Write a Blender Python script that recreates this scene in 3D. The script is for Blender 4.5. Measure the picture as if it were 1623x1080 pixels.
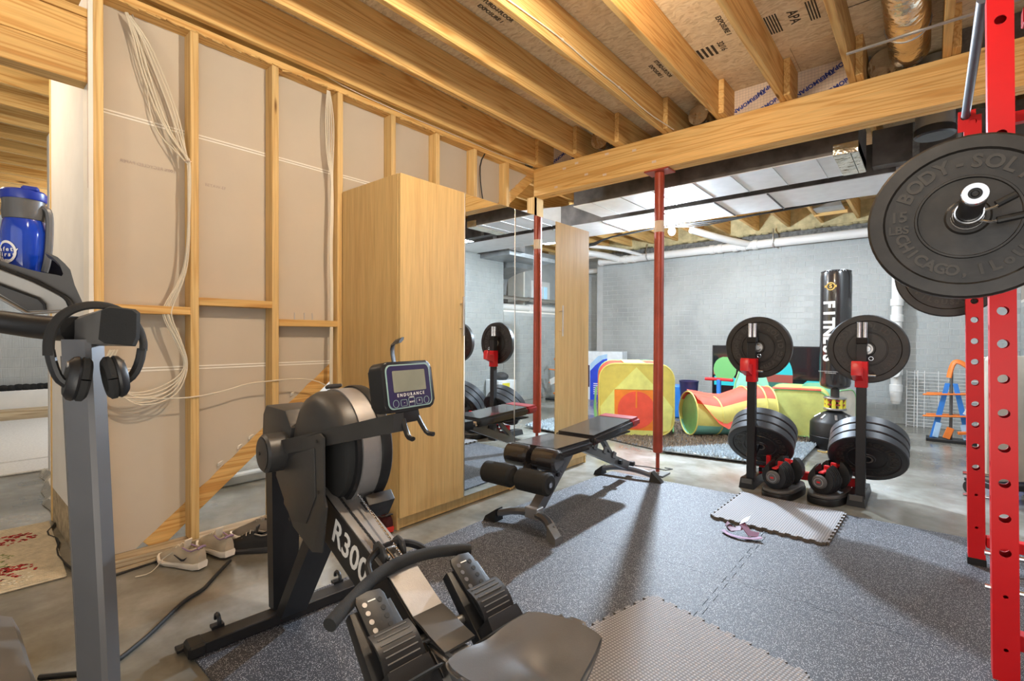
import bpy, bmesh, math, random
from mathutils import Vector, Matrix, Euler
random.seed(7)
PI = math.pi
for o in list(bpy.data.objects): bpy.data.objects.remove(o, do_unlink=True)
scene = bpy.context.scene
COL = scene.collection
# ------------------------------------------------------------------ camera, world, lamps, exposure
cam_d = bpy.data.cameras.new('camera'); cam = bpy.data.objects.new('camera', cam_d); COL.objects.link(cam)
YAW, PITCH, ROLL = .7019, -.009, .0042
fw = Vector((-math.sin(YAW)*math.cos(PITCH), math.cos(YAW)*math.cos(PITCH), math.sin(PITCH)))
rt = Vector((math.cos(YAW), math.sin(YAW), 0)); up = rt.cross(fw)
r2 = rt*math.cos(ROLL)+up*math.sin(ROLL); u2 = -rt*math.sin(ROLL)+up*math.cos(ROLL)
cam.matrix_world = Matrix(((r2.x, u2.x, -fw.x, 0), (r2.y, u2.y, -fw.y, 0), (r2.z, u2.z, -fw.z, 1.10), (0, 0, 0, 1)))
cam_d.sensor_width = 36; cam_d.lens = 36*780.26/1623; cam_d.clip_start = .02; cam_d.clip_end = 60
scene.camera = cam
scene.view_settings.view_transform = 'Standard'; scene.view_settings.look = 'None'
scene.view_settings.gamma = 1; scene.view_settings.use_curve_mapping = False
scene.view_settings.exposure = 0.66
wd = bpy.data.worlds.new('world'); scene.world = wd; wd.use_nodes = True
wd.node_tree.nodes['Background'].inputs[0].default_value = (1, .93, .84, 1)
wd.node_tree.nodes['Background'].inputs[1].default_value = .25
def lamp(name, loc, power, color, size=.06, kind='POINT', rot=None, sy=None):
    d = bpy.data.lights.new(name, kind); d.energy = power; d.color = color
    if kind == 'POINT': d.shadow_soft_size = size
    elif kind == 'AREA':
        d.size = size
        if sy: d.shape = 'RECTANGLE'; d.size_y = sy
    o = bpy.data.objects.new(name, d); o.location = loc
    if rot: o.rotation_euler = rot
    COL.objects.link(o); return o
WARM = (1, .87, .70); COOL = (.80, .90, 1.0)
lamp('warm_joist_bulb', (-.95, 1.40, 2.58), 60, WARM, .05)
lamp('cool_far_bulb', (-2.24, 5.46, 2.29), 520, (.74, .87, 1.0), .05)
sl = lamp('added_mat_spot', (-2.24, 5.40, 2.27), 560, (.68, .83, 1.0), .05, 'SPOT')  # added spot at the far bulb, strengthens its light on the mats
sl.data.spot_size = math.radians(92); sl.data.spot_blend = .6; sl.data.shadow_soft_size = .05
sl.rotation_euler = (Vector((-.55, 2.1, 0))-Vector((-2.24, 5.40, 2.27))).to_track_quat('-Z', 'Y').to_euler()
lamp('warm_left_bulb', (-3.7, -.45, 2.5), 24, (1, .88, .72), .05)
lamp('warm_door_bulb', (-2.30, -.20, 2.52), 6, (1, .84, .62), .05)
bl = lamp('bounce_fill', (.3, -.5, .7), 16, (1, .93, .82), 1.2, 'AREA', None, 1.2)  # added upward fill for joists and OSB, no lamp stands here
bl.rotation_euler = Vector((-.40, .62, .80)).to_track_quat('-Z', 'Y').to_euler()
lamp('warm_rack_fill', (-.10, .55, 2.20), 9, (1, .90, .74), .12)  # added warm fill out of view, brightens the OSB; no bulb hangs here
lamp('cool_left_room_bulb', (-7.2, 1.9, 2.45), 80, COOL, .06)
lamp('cool_closet_bulb', (-4.6, 3.0, 2.5), 90, COOL, .06)
lamp('soft_fill', (.6, -1.6, 1.5), 15, (.93, .96, 1), 3.2, 'AREA', (math.radians(90), 0, math.radians(32)), 1.9)
lamp('far_floor_fill', (-1.0, 6.3, 2.60), 30, COOL, 2.6, 'AREA', (0, 0, 0), .5)  # added cool fill for the far floor and ducts, no fixture there
lamp('mid_floor_fill', (.35, 4.4, 2.35), 28, COOL, .5, 'AREA', (0, 0, 0), .5)  # added cool fill for the floor at the right, no fixture there

# ------------------------------------------------------------------ material helpers
def newmat(name):
    m = bpy.data.materials.new(name); m.use_nodes = True
    nt = m.node_tree; b = nt.nodes['Principled BSDF']; return m, nt, b
def N(nt, t, **k):
    n = nt.nodes.new(t)
    for a, v in k.items():
        if a in n.inputs.keys() if not hasattr(n, a) else False: n.inputs[a].default_value = v
        elif hasattr(n, a): setattr(n, a, v)
    return n
def ramp(nt, stops):
    r = nt.nodes.new('ShaderNodeValToRGB'); e = r.color_ramp.elements
    while len(e) > 2: e.remove(e[-1])
    e[0].position, e[0].color = stops[0][0], (*stops[0][1], 1)
    e[1].position, e[1].color = stops[-1][0], (*stops[-1][1], 1)
    for p, c in stops[1:-1]:
        x = e.new(p); x.color = (*c, 1)
    return r
def coords(nt, scale=(1, 1, 1), rot=(0, 0, 0), kind='Object'):
    tc = nt.nodes.new('ShaderNodeTexCoord'); mp = nt.nodes.new('ShaderNodeMapping')
    mp.inputs['Scale'].default_value = scale; mp.inputs['Rotation'].default_value = rot
    nt.links.new(tc.outputs[kind], mp.inputs[0]); return mp.outputs[0]
def noise(nt, vec, scale, detail=4, rough=.55, dist=0):
    n = nt.nodes.new('ShaderNodeTexNoise'); n.inputs['Scale'].default_value = scale
    n.inputs['Detail'].default_value = detail; n.inputs['Roughness'].default_value = rough
    n.inputs['Distortion'].default_value = dist; nt.links.new(vec, n.inputs['Vector']); return n.outputs['Fac']
def mixc(nt, f, a, b, mode='MIX'):
    m = nt.nodes.new('ShaderNodeMix'); m.data_type = 'RGBA'; m.blend_type = mode
    for s, v in ((m.inputs[0], f), (m.inputs[6], a), (m.inputs[7], b)):
        if hasattr(v, 'is_linked') or hasattr(v, 'links'): nt.links.new(v, s)
        elif isinstance(v, (int, float)): s.default_value = v
        else: s.default_value = (*v, 1)
    return m.outputs[2]
def bump(nt, b, h, strength=.3, dist=.01):
    n = nt.nodes.new('ShaderNodeBump'); n.inputs['Strength'].default_value = strength
    n.inputs['Distance'].default_value = dist; nt.links.new(h, n.inputs['Height']); nt.links.new(n.outputs[0], b.inputs['Normal'])
def plain(name, c, rough=.5, metal=0, var=.12, vs=8, bs=0, bscale=60, coat=0, spec=.5, trans=0, alpha=1, emit=0, bd=.002):
    m, nt, b = newmat(name)
    b.inputs['Roughness'].default_value = rough; b.inputs['Metallic'].default_value = metal
    b.inputs['Coat Weight'].default_value = coat; b.inputs['Specular IOR Level'].default_value = spec
    b.inputs['Transmission Weight'].default_value = trans; b.inputs['Alpha'].default_value = alpha
    v = coords(nt)
    if var:
        f = noise(nt, v, vs, 4)
        r = ramp(nt, [(.3, tuple(x*(1-var) for x in c)), (.7, tuple(min(1, x*(1+var)) for x in c))])
        nt.links.new(f, r.inputs[0]); nt.links.new(r.outputs[0], b.inputs['Base Color'])
    else: b.inputs['Base Color'].default_value = (*c, 1)
    if bs: bump(nt, b, noise(nt, v, bscale, 3), bs, bd)
    if emit:
        b.inputs['Emission Color'].default_value = (*c, 1); b.inputs['Emission Strength'].default_value = emit
    return m
def wood(name, axis, light, dark, grain=1., rough=.6, knots=True, vary=.25):
    m, nt, b = newmat(name); b.inputs['Roughness'].default_value = rough
    b.inputs['Specular IOR Level'].default_value = .3
    sc = {'x': (.35, 9, 9), 'y': (9, .35, 9), 'z': (9, 9, .35)}[axis]
    v = coords(nt, sc)
    oi = nt.nodes.new('ShaderNodeObjectInfo')
    off = nt.nodes.new('ShaderNodeVectorMath'); off.operation = 'SCALE'; off.inputs['Scale'].default_value = 17
    cmb = nt.nodes.new('ShaderNodeCombineXYZ')
    for i in range(3): nt.links.new(oi.outputs['Random'], cmb.inputs[i])
    nt.links.new(cmb.outputs[0], off.inputs[0])
    ad = nt.nodes.new('ShaderNodeVectorMath'); nt.links.new(v, ad.inputs[0]); nt.links.new(off.outputs[0], ad.inputs[1])
    vv = ad.outputs[0]
    big = noise(nt, vv, .8, 2, .5, .6)
    # growth rings: sine of the low frequency noise
    mu = nt.nodes.new('ShaderNodeMath'); mu.operation = 'MULTIPLY'; mu.inputs[1].default_value = 95*grain; nt.links.new(big, mu.inputs[0])
    si = nt.nodes.new('ShaderNodeMath'); si.operation = 'SINE'; nt.links.new(mu.outputs[0], si.inputs[0])
    ma = nt.nodes.new('ShaderNodeMath'); ma.operation = 'MULTIPLY_ADD'; ma.inputs[1].default_value = .5; ma.inputs[2].default_value = .5
    nt.links.new(si.outputs[0], ma.inputs[0])
    pw = nt.nodes.new('ShaderNodeMath'); pw.operation = 'POWER'; pw.inputs[1].default_value = 2.6; nt.links.new(ma.outputs[0], pw.inputs[0])
    fine = noise(nt, vv, 14, 3)
    r = ramp(nt, [(0, light), (1, dark)]); nt.links.new(pw.outputs[0], r.inputs[0])
    fr = ramp(nt, [(.3, (.80,)*3), (.7, (1, 1, 1))]); nt.links.new(fine, fr.inputs[0])
    c = mixc(nt, 1.0, r.outputs[0], fr.outputs[0], 'MULTIPLY')
    hs = nt.nodes.new('ShaderNodeHueSaturation')
    mr = nt.nodes.new('ShaderNodeMapRange'); mr.inputs[3].default_value = 1-vary*.5; mr.inputs[4].default_value = 1+vary*.5
    nt.links.new(oi.outputs['Random'], mr.inputs[0]); nt.links.new(mr.outputs[0], hs.inputs['Value']); nt.links.new(c, hs.inputs['Color'])
    out = hs.outputs[0]
    if knots:
        vo = nt.nodes.new('ShaderNodeTexVoronoi'); vo.inputs['Scale'].default_value = 1.6
        k = coords(nt, {'x': (.8, 4, 4), 'y': (4, .8, 4), 'z': (4, 4, .8)}[axis]); nt.links.new(k, vo.inputs['Vector'])
        kr = ramp(nt, [(.03, (0, 0, 0)), (.075, (1, 1, 1))]); nt.links.new(vo.outputs['Distance'], kr.inputs[0])
        out = mixc(nt, kr.outputs[0], (.16, .07, .02), out)
    nt.links.new(out, b.inputs['Base Color'])
    bump(nt, b, fine, .15, .002)
    return m

M = {}
PL = (.76, .49, .185); PD = (.60, .32, .095)
M['pine_y'] = wood('pine_joist', 'y', PL, PD, 1)
M['pine_x'] = wood('pine_beam', 'x', (.80, .51, .19), (.66, .36, .105), .8, vary=.05)
M['pine_z'] = wood('pine_stud', 'z', (.79, .55, .24), (.68, .43, .16), .6)
M['pine_pale'] = wood('weathered_pine', 'y', (.62, .50, .33), (.40, .29, .17), .7)
M['melamine'] = wood('wood_melamine', 'z', (.68, .475, .205), (.63, .42, .175), .35, .42, False, .04)
# OSB
m, nt, b = newmat('osb'); v = coords(nt)
d = nt.nodes.new('ShaderNodeTexNoise'); d.inputs['Scale'].default_value = 9; nt.links.new(v, d.inputs[0])
vm = nt.nodes.new('ShaderNodeVectorMath'); vm.operation = 'MULTIPLY_ADD'; vm.inputs[1].default_value = (.12, .12, .12)
nt.links.new(d.outputs['Color'], vm.inputs[0]); nt.links.new(v, vm.inputs[2])
vmp = nt.nodes.new('ShaderNodeMapping'); vmp.inputs['Scale'].default_value = (11, 34, 20); vmp.inputs['Rotation'].default_value = (0, 0, .35); nt.links.new(vm.outputs[0], vmp.inputs[0])
vo = nt.nodes.new('ShaderNodeTexVoronoi'); vo.inputs['Scale'].default_value = 2.3; nt.links.new(vmp.outputs[0], vo.inputs['Vector'])
st = nt.nodes.new('ShaderNodeMapping'); st.inputs['Scale'].default_value = (22, 70, 30); st.inputs['Rotation'].default_value = (0, 0, .5); nt.links.new(vm.outputs[0], st.inputs[0])
f2 = noise(nt, st.outputs[0], 1, 4, .6)
sp = nt.nodes.new('ShaderNodeSeparateColor'); nt.links.new(vo.outputs['Color'], sp.inputs[0])
r = ramp(nt, [(0, (.52, .36, .18)), (.3, (.74, .56, .32)), (.7, (.84, .67, .42)), (1, (.92, .79, .55))])
nt.links.new(sp.outputs[0], r.inputs[0])
r3 = ramp(nt, [(.30, (.56, .40, .22)), (.5, (.84, .68, .43))]); nt.links.new(f2, r3.inputs[0])
nt.links.new(mixc(nt, .5, r.outputs[0], r3.outputs[0]), b.inputs['Base Color']); b.inputs['Roughness'].default_value = .75
bump(nt, b, f2, .3, .004); M['osb'] = m
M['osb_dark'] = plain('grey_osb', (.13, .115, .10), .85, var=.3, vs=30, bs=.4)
M['drywall_back'] = plain('drywall_paper', (.56, .495, .40), .9, var=.035, vs=3, bs=.05, bscale=300)
M['white'] = plain('white_drywall', (.78, .78, .76), .8, var=.04, vs=5)
M['dw_edge'] = plain('gypsum_edge', (.84, .81, .74), .9, var=.05)
M['seam'] = plain('joint_line', (.86, .83, .76), .9, var=.03)
# concrete
m, nt, b = newmat('polished_concrete'); v = coords(nt)
f = noise(nt, v, 1.5, 6, .62, .12); g = noise(nt, v, 11, 5, .6)
r = ramp(nt, [(.38, (.105, .095, .072)), (.5, (.185, .174, .145)), (.62, (.31, .302, .275))]); nt.links.new(f, r.inputs[0])
nt.links.new(mixc(nt, .25, r.outputs[0], mixc(nt, g, (.12, .11, .085), (.29, .27, .235))), b.inputs['Base Color'])
rr = ramp(nt, [(.3, (.13,)*3), (.7, (.30,)*3)]); nt.links.new(f, rr.inputs[0]); nt.links.new(rr.outputs[0], b.inputs['Roughness'])
b.inputs['Specular IOR Level'].default_value = .5; bump(nt, b, g, .015, .002); M['concrete'] = m
# speckled rubber
m, nt, b = newmat('speckled_rubber'); v = coords(nt)
vo = nt.nodes.new('ShaderNodeTexVoronoi'); vo.inputs['Scale'].default_value = 380; nt.links.new(v, vo.inputs['Vector'])
sp = nt.nodes.new('ShaderNodeSeparateColor'); nt.links.new(vo.outputs['Color'], sp.inputs[0])
a1 = nt.nodes.new('ShaderNodeMath'); a1.operation = 'GREATER_THAN'; a1.inputs[1].default_value = .76; nt.links.new(sp.outputs[0], a1.inputs[0])
a2 = nt.nodes.new('ShaderNodeMath'); a2.operation = 'LESS_THAN'; a2.inputs[1].default_value = .42; nt.links.new(vo.outputs['Distance'], a2.inputs[0])
a3 = nt.nodes.new('ShaderNodeMath'); a3.operation = 'MULTIPLY'; nt.links.new(a1.outputs[0], a3.inputs[0]); nt.links.new(a2.outputs[0], a3.inputs[1])
f = noise(nt, v, 3, 3); base = mixc(nt, f, (.027, .029, .036), (.048, .051, .061))
nt.links.new(mixc(nt, a3.outputs[0], base, (.62, .62, .65)), b.inputs['Base Color']); b.inputs['Roughness'].default_value = .62
bump(nt, b, noise(nt, v, 260, 2), .35, .002); M['rubber_mat'] = m
# painted brick
def brickmat(name, c1, c2):
    m, nt, b = newmat(name); v = coords(nt)
    f = noise(nt, v, 1.1, 6, .65, .4)
    vs = coords(nt, (70, 70, 4)); g = noise(nt, vs, 1, 2)
    r = ramp(nt, [(.32, c2), (.62, c1)]); nt.links.new(f, r.inputs[0])
    nt.links.new(mixc(nt, .15, r.outputs[0], mixc(nt, noise(nt, v, 60, 3), c2, c1)), b.inputs['Base Color'])
    b.inputs['Roughness'].default_value = .6; bump(nt, b, g, .8, .006); return m
M['brick'] = brickmat('white_painted_brick', (.45, .47, .462), (.31, .325, .32))
M['mortar'] = plain('painted_mortar', (.47, .485, .48), .8, var=.15, vs=3, bs=.3)
M['block_dark'] = plain('bare_block', (.16, .155, .145), .9, var=.5, vs=22, bs=.6, bscale=90)
M['foam_yellow'] = plain('spray_foam', (.50, .42, .23), .9, var=.3, vs=9, bs=.8, bscale=25, bd=.01)
M['black_steel'] = plain('black_steel', (.020, .020, .022), .42, .3, var=.1)
M['black_plastic'] = plain('black_plastic', (.013, .013, .014), .42, spec=.4, var=.1, bs=.1, bscale=500)
M['matte_grey'] = plain('grey_powder_steel', (.058, .057, .057), .42, .4, var=.08, bs=.05, bscale=400)
M['black_foam'] = plain('black_foam', (.014, .014, .014), .9, var=.2, bs=.3, bscale=300)
M['vinyl'] = plain('black_vinyl', (.020, .017, .017), .24, var=.15, bs=.06, bscale=60, coat=.6, bd=.001)
M['vinyl_red'] = plain('red_vinyl', (.30, .022, .03), .3, var=.1, coat=.2)
M['chrome'] = plain('chrome', (.75, .75, .76), .12, 1, var=.02)
M['steel'] = plain('brushed_steel', (.52, .51, .50), .32, .9, var=.06)
M['grey_steel'] = plain('grey_frame_paint', (.165, .165, .172), .33, .6, var=.05)
M['red'] = plain('red_powder_coat', (.60, .006, .011), .42, var=.04, spec=.35)
M['red_plastic'] = plain('red_plastic', (.62, .02, .025), .35, var=.05)
M['post_red'] = plain('oxide_red_paint', (.33, .05, .025), .38, .1, var=.2, vs=5, bs=.06, bscale=30)
M['rubber_plate'] = plain('dusty_plate_rubber', (.019, .0165, .015), .40, var=.55, vs=14, bs=.25, bscale=40)
M['rubber_plate2'] = plain('black_plate_rubber', (.026, .027, .031), .45, var=.2, vs=10, bs=.1, bscale=60)
M['plate_text'] = plain('raised_plate_text', (.045, .041, .038), .5, var=.2)
M['grey_foam'] = plain('grey_foam_tile', (.34, .335, .335), .8, var=.04)
M['foam_edge'] = plain('brown_foam_core', (.10, .085, .07), .9, var=.2)
M['pvc'] = plain('white_pvc', (.78, .77, .75), .3, var=.03)
M['duct'] = plain('galvanised_duct', (.42, .44, .46), .38, .75, var=.18, vs=7)
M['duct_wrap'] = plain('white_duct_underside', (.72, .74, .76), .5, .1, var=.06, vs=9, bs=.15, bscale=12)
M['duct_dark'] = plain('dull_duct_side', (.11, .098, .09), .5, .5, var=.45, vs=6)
M['foil'] = plain('crinkled_foil', (.70, .62, .50), .22, .95, var=.25, vs=6, bs=.9, bscale=9, bd=.02)
M['black_wrap'] = plain('black_wrap', (.02, .02, .022), .35, var=.2, bs=.6, bscale=20)
M['cable_white'] = plain('white_cable', (.68, .62, .50), .5, var=.04)
M['cable_black'] = plain('black_cable', (.015, .015, .015), .7, var=.1)
M['mirror'] = plain('mirror_glass', (.90, .93, .92), .0, 1, var=0)
M['handle'] = plain('brushed_nickel', (.60, .56, .52), .28, .9, var=.03)
M['light_on'] = plain('lit_bulb', (.9, .96, 1), .4, var=0, emit=14)
M['warm_on'] = plain('lit_warm_bulb', (1, .85, .62), .4, var=0, emit=14)
def C_(name, c, rough=.6, **k): M[name] = plain(name, c, rough, **k)
C_('lime', (.74, .80, .26), .55); C_('lime_dark', (.66, .60, .14), .55); C_('orange', (.85, .25, .03), .55)
C_('coral', (.82, .10, .06), .45); C_('pink', (.75, .25, .28), .4); C_('teal', (.25, .62, .52), .5); C_('mesh_green', (.25, .60, .25), .5)
C_('mesh_yellow', (.72, .66, .18), .5); C_('toy_blue', (.03, .20, .62), .4); C_('toy_orange', (.80, .20, .03), .4)
C_('shag', (.40, .46, .50), .95, var=.35, vs=40); C_('shag_brown', (.24, .19, .14), .95, var=.4, vs=40)
C_('cream_rug', (.62, .54, .40), .95, var=.15, vs=30, bs=.5, bscale=120); C_('rug_red', (.40, .03, .03), .95, var=.4, vs=40); C_('rug_green', (.30, .32, .16), .95, var=.3, vs=40); C_('rug_white', (.72, .66, .55), .95)
C_('carpet', (.72, .71, .69), .95, var=.1, vs=60, bs=.4, bscale=200)
C_('box_white', (.72, .76, .80), .5); C_('box_blue', (.02, .06, .62), .5); C_('box_light', (.40, .60, .82), .5)
C_('shoe_cream', (.76, .67, .53), .7, bs=.2, bscale=300); C_('shoe_sole', (.80, .73, .63), .55); C_('shoe_grey', (.30, .26, .21), .75, bs=.3, bscale=250)
C_('shoe_dark', (.04, .038, .038), .7); C_('shoe_maroon', (.10, .018, .02), .7, bs=.2, bscale=300); C_('shoe_red', (.60, .03, .02), .5); C_('insole', (.04, .045, .07), .8); C_('lilac', (.30, .20, .31), .7)
C_('purple', (.16, .055, .10), .4); C_('blue_lid', (.01, .03, .30), .35); C_('grey_plastic', (.10, .097, .094), .4); C_('yellow', (.70, .62, .05), .5)
C_('silver_band', (.29, .28, .275), .46, metal=.5, bs=.2, bscale=350); C_('console_silver', (.56, .54, .50), .4, metal=.3); C_('lcd', (.25, .26, .20), .25)
C_('navy', (.025, .02, .075), .3); C_('letter_white', (.80, .78, .74), .5, var=0); C_('letter_dark', (.03, .03, .05), .6, var=0); C_('ink', (.05, .035, .02), .8, var=0); C_('gold', (.62, .40, .10), .4)
C_('beige', (.50, .45, .37), .6); C_('screen', (.010, .011, .014), .14, coat=.5, var=0); C_('label_paper', (.60, .46, .33), .7); C_('blue_ink', (.02, .04, .25), .6, var=0); C_('kraft', (.66, .52, .40), .5); C_('grid', (.42, .34, .30), .6)
C_('seat_grey', (.080, .080, .084), .42, bs=.12, bscale=350); C_('dirty', (.40, .33, .22), .9, var=.35, vs=25); C_('wire_white', (.75, .74, .72), .4); C_('grey_blue_bar', (.09, .10, .125), .45); C_('lens', (.30, .45, .42), .5)
C_('tv_teal', (0.02, 0.3, 0.33), .3, var=0, emit=.55); C_('tv_green', (0.1, 0.28, 0.1), .3, var=0, emit=.55); C_('tv_red', (0.2, 0.05, 0.04), .3, var=0, emit=.55); C_('tv_dim', (0.03, 0.1, 0.08), .3, var=0, emit=.55); C_('swoosh', (.02, .02, .03), .5, var=0); C_('lace', (.66, .60, .50), .8); C_('winblue', (.30, .48, .62), .4, emit=.6)  # tv colours glow in place of reflections on the screen
m, nt, b = newmat('blue_translucent_plastic'); b.inputs['Base Color'].default_value = (.012, .075, .62, 1); b.inputs['Roughness'].default_value = .12
b.inputs['Transmission Weight'].default_value = .45; b.inputs['Coat Weight'].default_value = .4; M['bottle'] = m
def ridged(name, c, scale, axis):
    m, nt, b = newmat(name); b.inputs['Base Color'].default_value = (*c, 1); b.inputs['Roughness'].default_value = .7
    w = nt.nodes.new('ShaderNodeTexWave'); w.bands_direction = axis; w.inputs['Scale'].default_value = scale
    w2 = nt.nodes.new('ShaderNodeTexWave'); w2.bands_direction = 'Y'; w2.inputs['Scale'].default_value = scale*1.0
    v = coords(nt); nt.links.new(v, w.inputs['Vector']); nt.links.new(v, w2.inputs['Vector'])
    mm = nt.nodes.new('ShaderNodeMath'); mm.operation = 'MULTIPLY'; nt.links.new(w.outputs['Fac'], mm.inputs[0]); nt.links.new(w2.outputs['Fac'], mm.inputs[1])
    r = ramp(nt, [(0, tuple(x*.42 for x in c)), (.45, c)]); nt.links.new(mm.outputs[0], r.inputs[0]); nt.links.new(r.outputs[0], b.inputs['Base Color'])
    bump(nt, b, mm.outputs[0], .5, .004); return m
M['dotted_foam'] = ridged('dotted_grey_foam', (.33, .32, .325), 26, 'X')

# ------------------------------------------------------------------ mesh helpers
MW = {}
def Rm(rx=0, ry=0, rz=0): return Euler((rx, ry, rz)).to_matrix().to_4x4()
def Tm(x=0, y=0, z=0): return Matrix.Translation((x, y, z))
def align(p0, p1):
    d = Vector(p1)-Vector(p0); q = d.to_track_quat('Z', 'Y'); return Matrix.Translation(p0) @ q.to_matrix().to_4x4(), d.length
class B:
    def __init__(s): s.bm = bmesh.new()
    def _x(s, vs, mtx):
        if mtx is not None: bmesh.ops.transform(s.bm, matrix=mtx, verts=vs)
    def box(s, c, sz, rot=None, bev=0, mtx=None, seg=1):
        r = bmesh.ops.create_cube(s.bm, size=1); vs = r['verts']
        bmesh.ops.scale(s.bm, vec=sz, verts=vs)
        if bev:
            es = list({e for v in vs for e in v.link_edges})
            rr = bmesh.ops.bevel(s.bm, geom=es, offset=bev, segments=seg, affect='EDGES', profile=.5)
            vs = list({v for f in rr['faces'] for v in f.verts} | {v for v in vs if v.is_valid})
        t = Tm(*c) @ (Rm(*rot) if rot else Matrix())
        s._x(vs, (mtx @ t) if mtx is not None else t); return s
    def bx(s, x0, x1, y0, y1, z0, z1, bev=0, seg=1):
        return s.box(((x0+x1)/2, (y0+y1)/2, (z0+z1)/2), (abs(x1-x0), abs(y1-y0), abs(z1-z0)), bev=bev, seg=seg)
    def cyl(s, p0, p1, r0, r1=None, seg=16, bev=0):
        m, L = align(p0, p1); r1 = r0 if r1 is None else r1
        if bev:
            return s.lathe([(0, 0), (r0-bev, 0), (r0, bev), (r1, L-bev), (r1-bev, L), (0, L)], seg, m)
        return s.lathe([(0, 0), (r0, 0), (r1, L), (0, L)], seg, m)
    def lathe(s, prof, seg=24, mtx=None, a0=0, a1=2*PI):
        full = abs(a1-a0-2*PI) < 1e-6; n = seg if full else seg+1; rings = []
        for r, z in prof:
            if r < 1e-6: rings.append([s.bm.verts.new((0, 0, z))])
            else: rings.append([s.bm.verts.new((r*math.cos(a0+(a1-a0)*i/seg), r*math.sin(a0+(a1-a0)*i/seg), z)) for i in range(n)])
        for a, b_ in zip(rings, rings[1:]):
            for i in range(seg):
                j = (i+1) % n if full else i+1
                q = []
                for v in (a[i % len(a)], a[j % len(a)], b_[j % len(b_)], b_[i % len(b_)]):
                    if v not in q: q.append(v)
                if len(q) > 2:
                    try: s.bm.faces.new(q)
                    except ValueError: pass
        s._x([v for r in rings for v in r], mtx); return s
    def tube(s, pts, r, seg=8, smooth=0, caps=True, flat=1):
        pts = [Vector(p) for p in pts]
        for _ in range(smooth):
            q = [pts[0]]
            for a, b_ in zip(pts, pts[1:]): q += [a*.75+b_*.25, a*.25+b_*.75]
            pts = q+[pts[-1]]
        rs = r if isinstance(r, (list, tuple)) else None
        t0 = (pts[1]-pts[0]).normalized(); n = t0.orthogonal().normalized(); rings = []
        if abs(t0.z) < .9: n = (Vector((0, 0, 1))-t0*t0.z).normalized()
        for i, p in enumerate(pts):
            t = (pts[min(i+1, len(pts)-1)]-pts[max(i-1, 0)]).normalized()
            n = (n-t*n.dot(t)).normalized(); b_ = t.cross(n)
            rad = (rs[0]+(rs[-1]-rs[0])*i/(len(pts)-1)) if rs else r
            rings.append([s.bm.verts.new(p+n*rad*flat*math.cos(2*PI*k/seg+PI/seg)+b_*rad*math.sin(2*PI*k/seg+PI/seg)) for k in range(seg)])
        for a, c in zip(rings, rings[1:]):
            for k in range(seg): s.bm.faces.new((a[k], a[(k+1) % seg], c[(k+1) % seg], c[k]))
        if caps: s.bm.faces.new(rings[0][::-1]); s.bm.faces.new(rings[-1])
        return s
    def prism(s, poly, z0, z1, mtx=None, bev=0):
        a = [s.bm.verts.new((x, y, z0)) for x, y in poly]; c = [s.bm.verts.new((x, y, z1)) for x, y in poly]; n = len(poly)
        f1 = s.bm.faces.new(a[::-1]); f2 = s.bm.faces.new(c)
        for i in range(n): s.bm.faces.new((a[i], a[(i+1) % n], c[(i+1) % n], c[i]))
        vs = a+c
        if bev:
            es = [e for e in f1.edges]+[e for e in f2.edges]
            rr = bmesh.ops.bevel(s.bm, geom=es, offset=bev, segments=2, affect='EDGES', profile=.5)
            vs = list({v for f in rr['faces'] for v in f.verts} | {v for v in vs if v.is_valid})
        s._x(vs, mtx); return s
    def sphere(s, c, r, sc=(1, 1, 1), u=16, v=10, mtx=None):
        q = bmesh.ops.create_uvsphere(s.bm, u_segments=u, v_segments=v, radius=r)['verts']
        t = Tm(*c) @ Matrix.Diagonal((*sc, 1)); s._x(q, (mtx @ t) if mtx is not None else t); return s
    def loft(s, rings, cap=True, closed=True, mtx=None):
        R = [[s.bm.verts.new(p) for p in r] for r in rings]; n = len(R[0])
        for a, c in zip(R, R[1:]):
            for k in range(n if closed else n-1): s.bm.faces.new((a[k], a[(k+1) % n], c[(k+1) % n], c[k]))
        if cap: s.bm.faces.new(R[0][::-1]); s.bm.faces.new(R[-1])
        s._x([v for r in R for v in r], mtx); return s
    def torus(s, c, R, r, mtx=None, seg=32, ms=8, a0=0, a1=2*PI):
        pts = [(R*math.cos(a0+(a1-a0)*i/seg), R*math.sin(a0+(a1-a0)*i/seg), 0) for i in range(seg+1)]
        n0 = len(s.bm.verts); s.tube(pts, r, ms, caps=abs(a1-a0-2*PI) > 1e-6)
        s.bm.verts.ensure_lookup_table(); s._x(s.bm.verts[n0:], Tm(*c) @ (mtx if mtx is not None else Matrix())); return s
    def text(s, txt, size, mtx, depth=.0005, bold=0, align='CENTER'):
        cu = bpy.data.curves.new('t', 'FONT'); cu.body = txt; cu.size = size; cu.extrude = depth/2; cu.offset = bold
        cu.align_x = align; cu.align_y = 'CENTER'; cu.resolution_u = 3
        o = bpy.data.objects.new('t', cu); COL.objects.link(o); dg = bpy.context.evaluated_depsgraph_get()
        me = bpy.data.meshes.new_from_object(o.evaluated_get(dg)); me.transform(mtx)
        s.bm.from_mesh(me); bpy.data.objects.remove(o); bpy.data.meshes.remove(me); bpy.data.curves.remove(cu); return s
    def mesh(s, name, mt, smooth=True, ang=35):
        bmesh.ops.recalc_face_normals(s.bm, faces=s.bm.faces[:])
        me = bpy.data.meshes.new(name); s.bm.to_mesh(me); s.bm.free()
        me.materials.append(M[mt] if isinstance(mt, str) else mt)
        if smooth:
            me.shade_smooth(); me.set_sharp_from_angle(angle=math.radians(ang))
        return me
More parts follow.
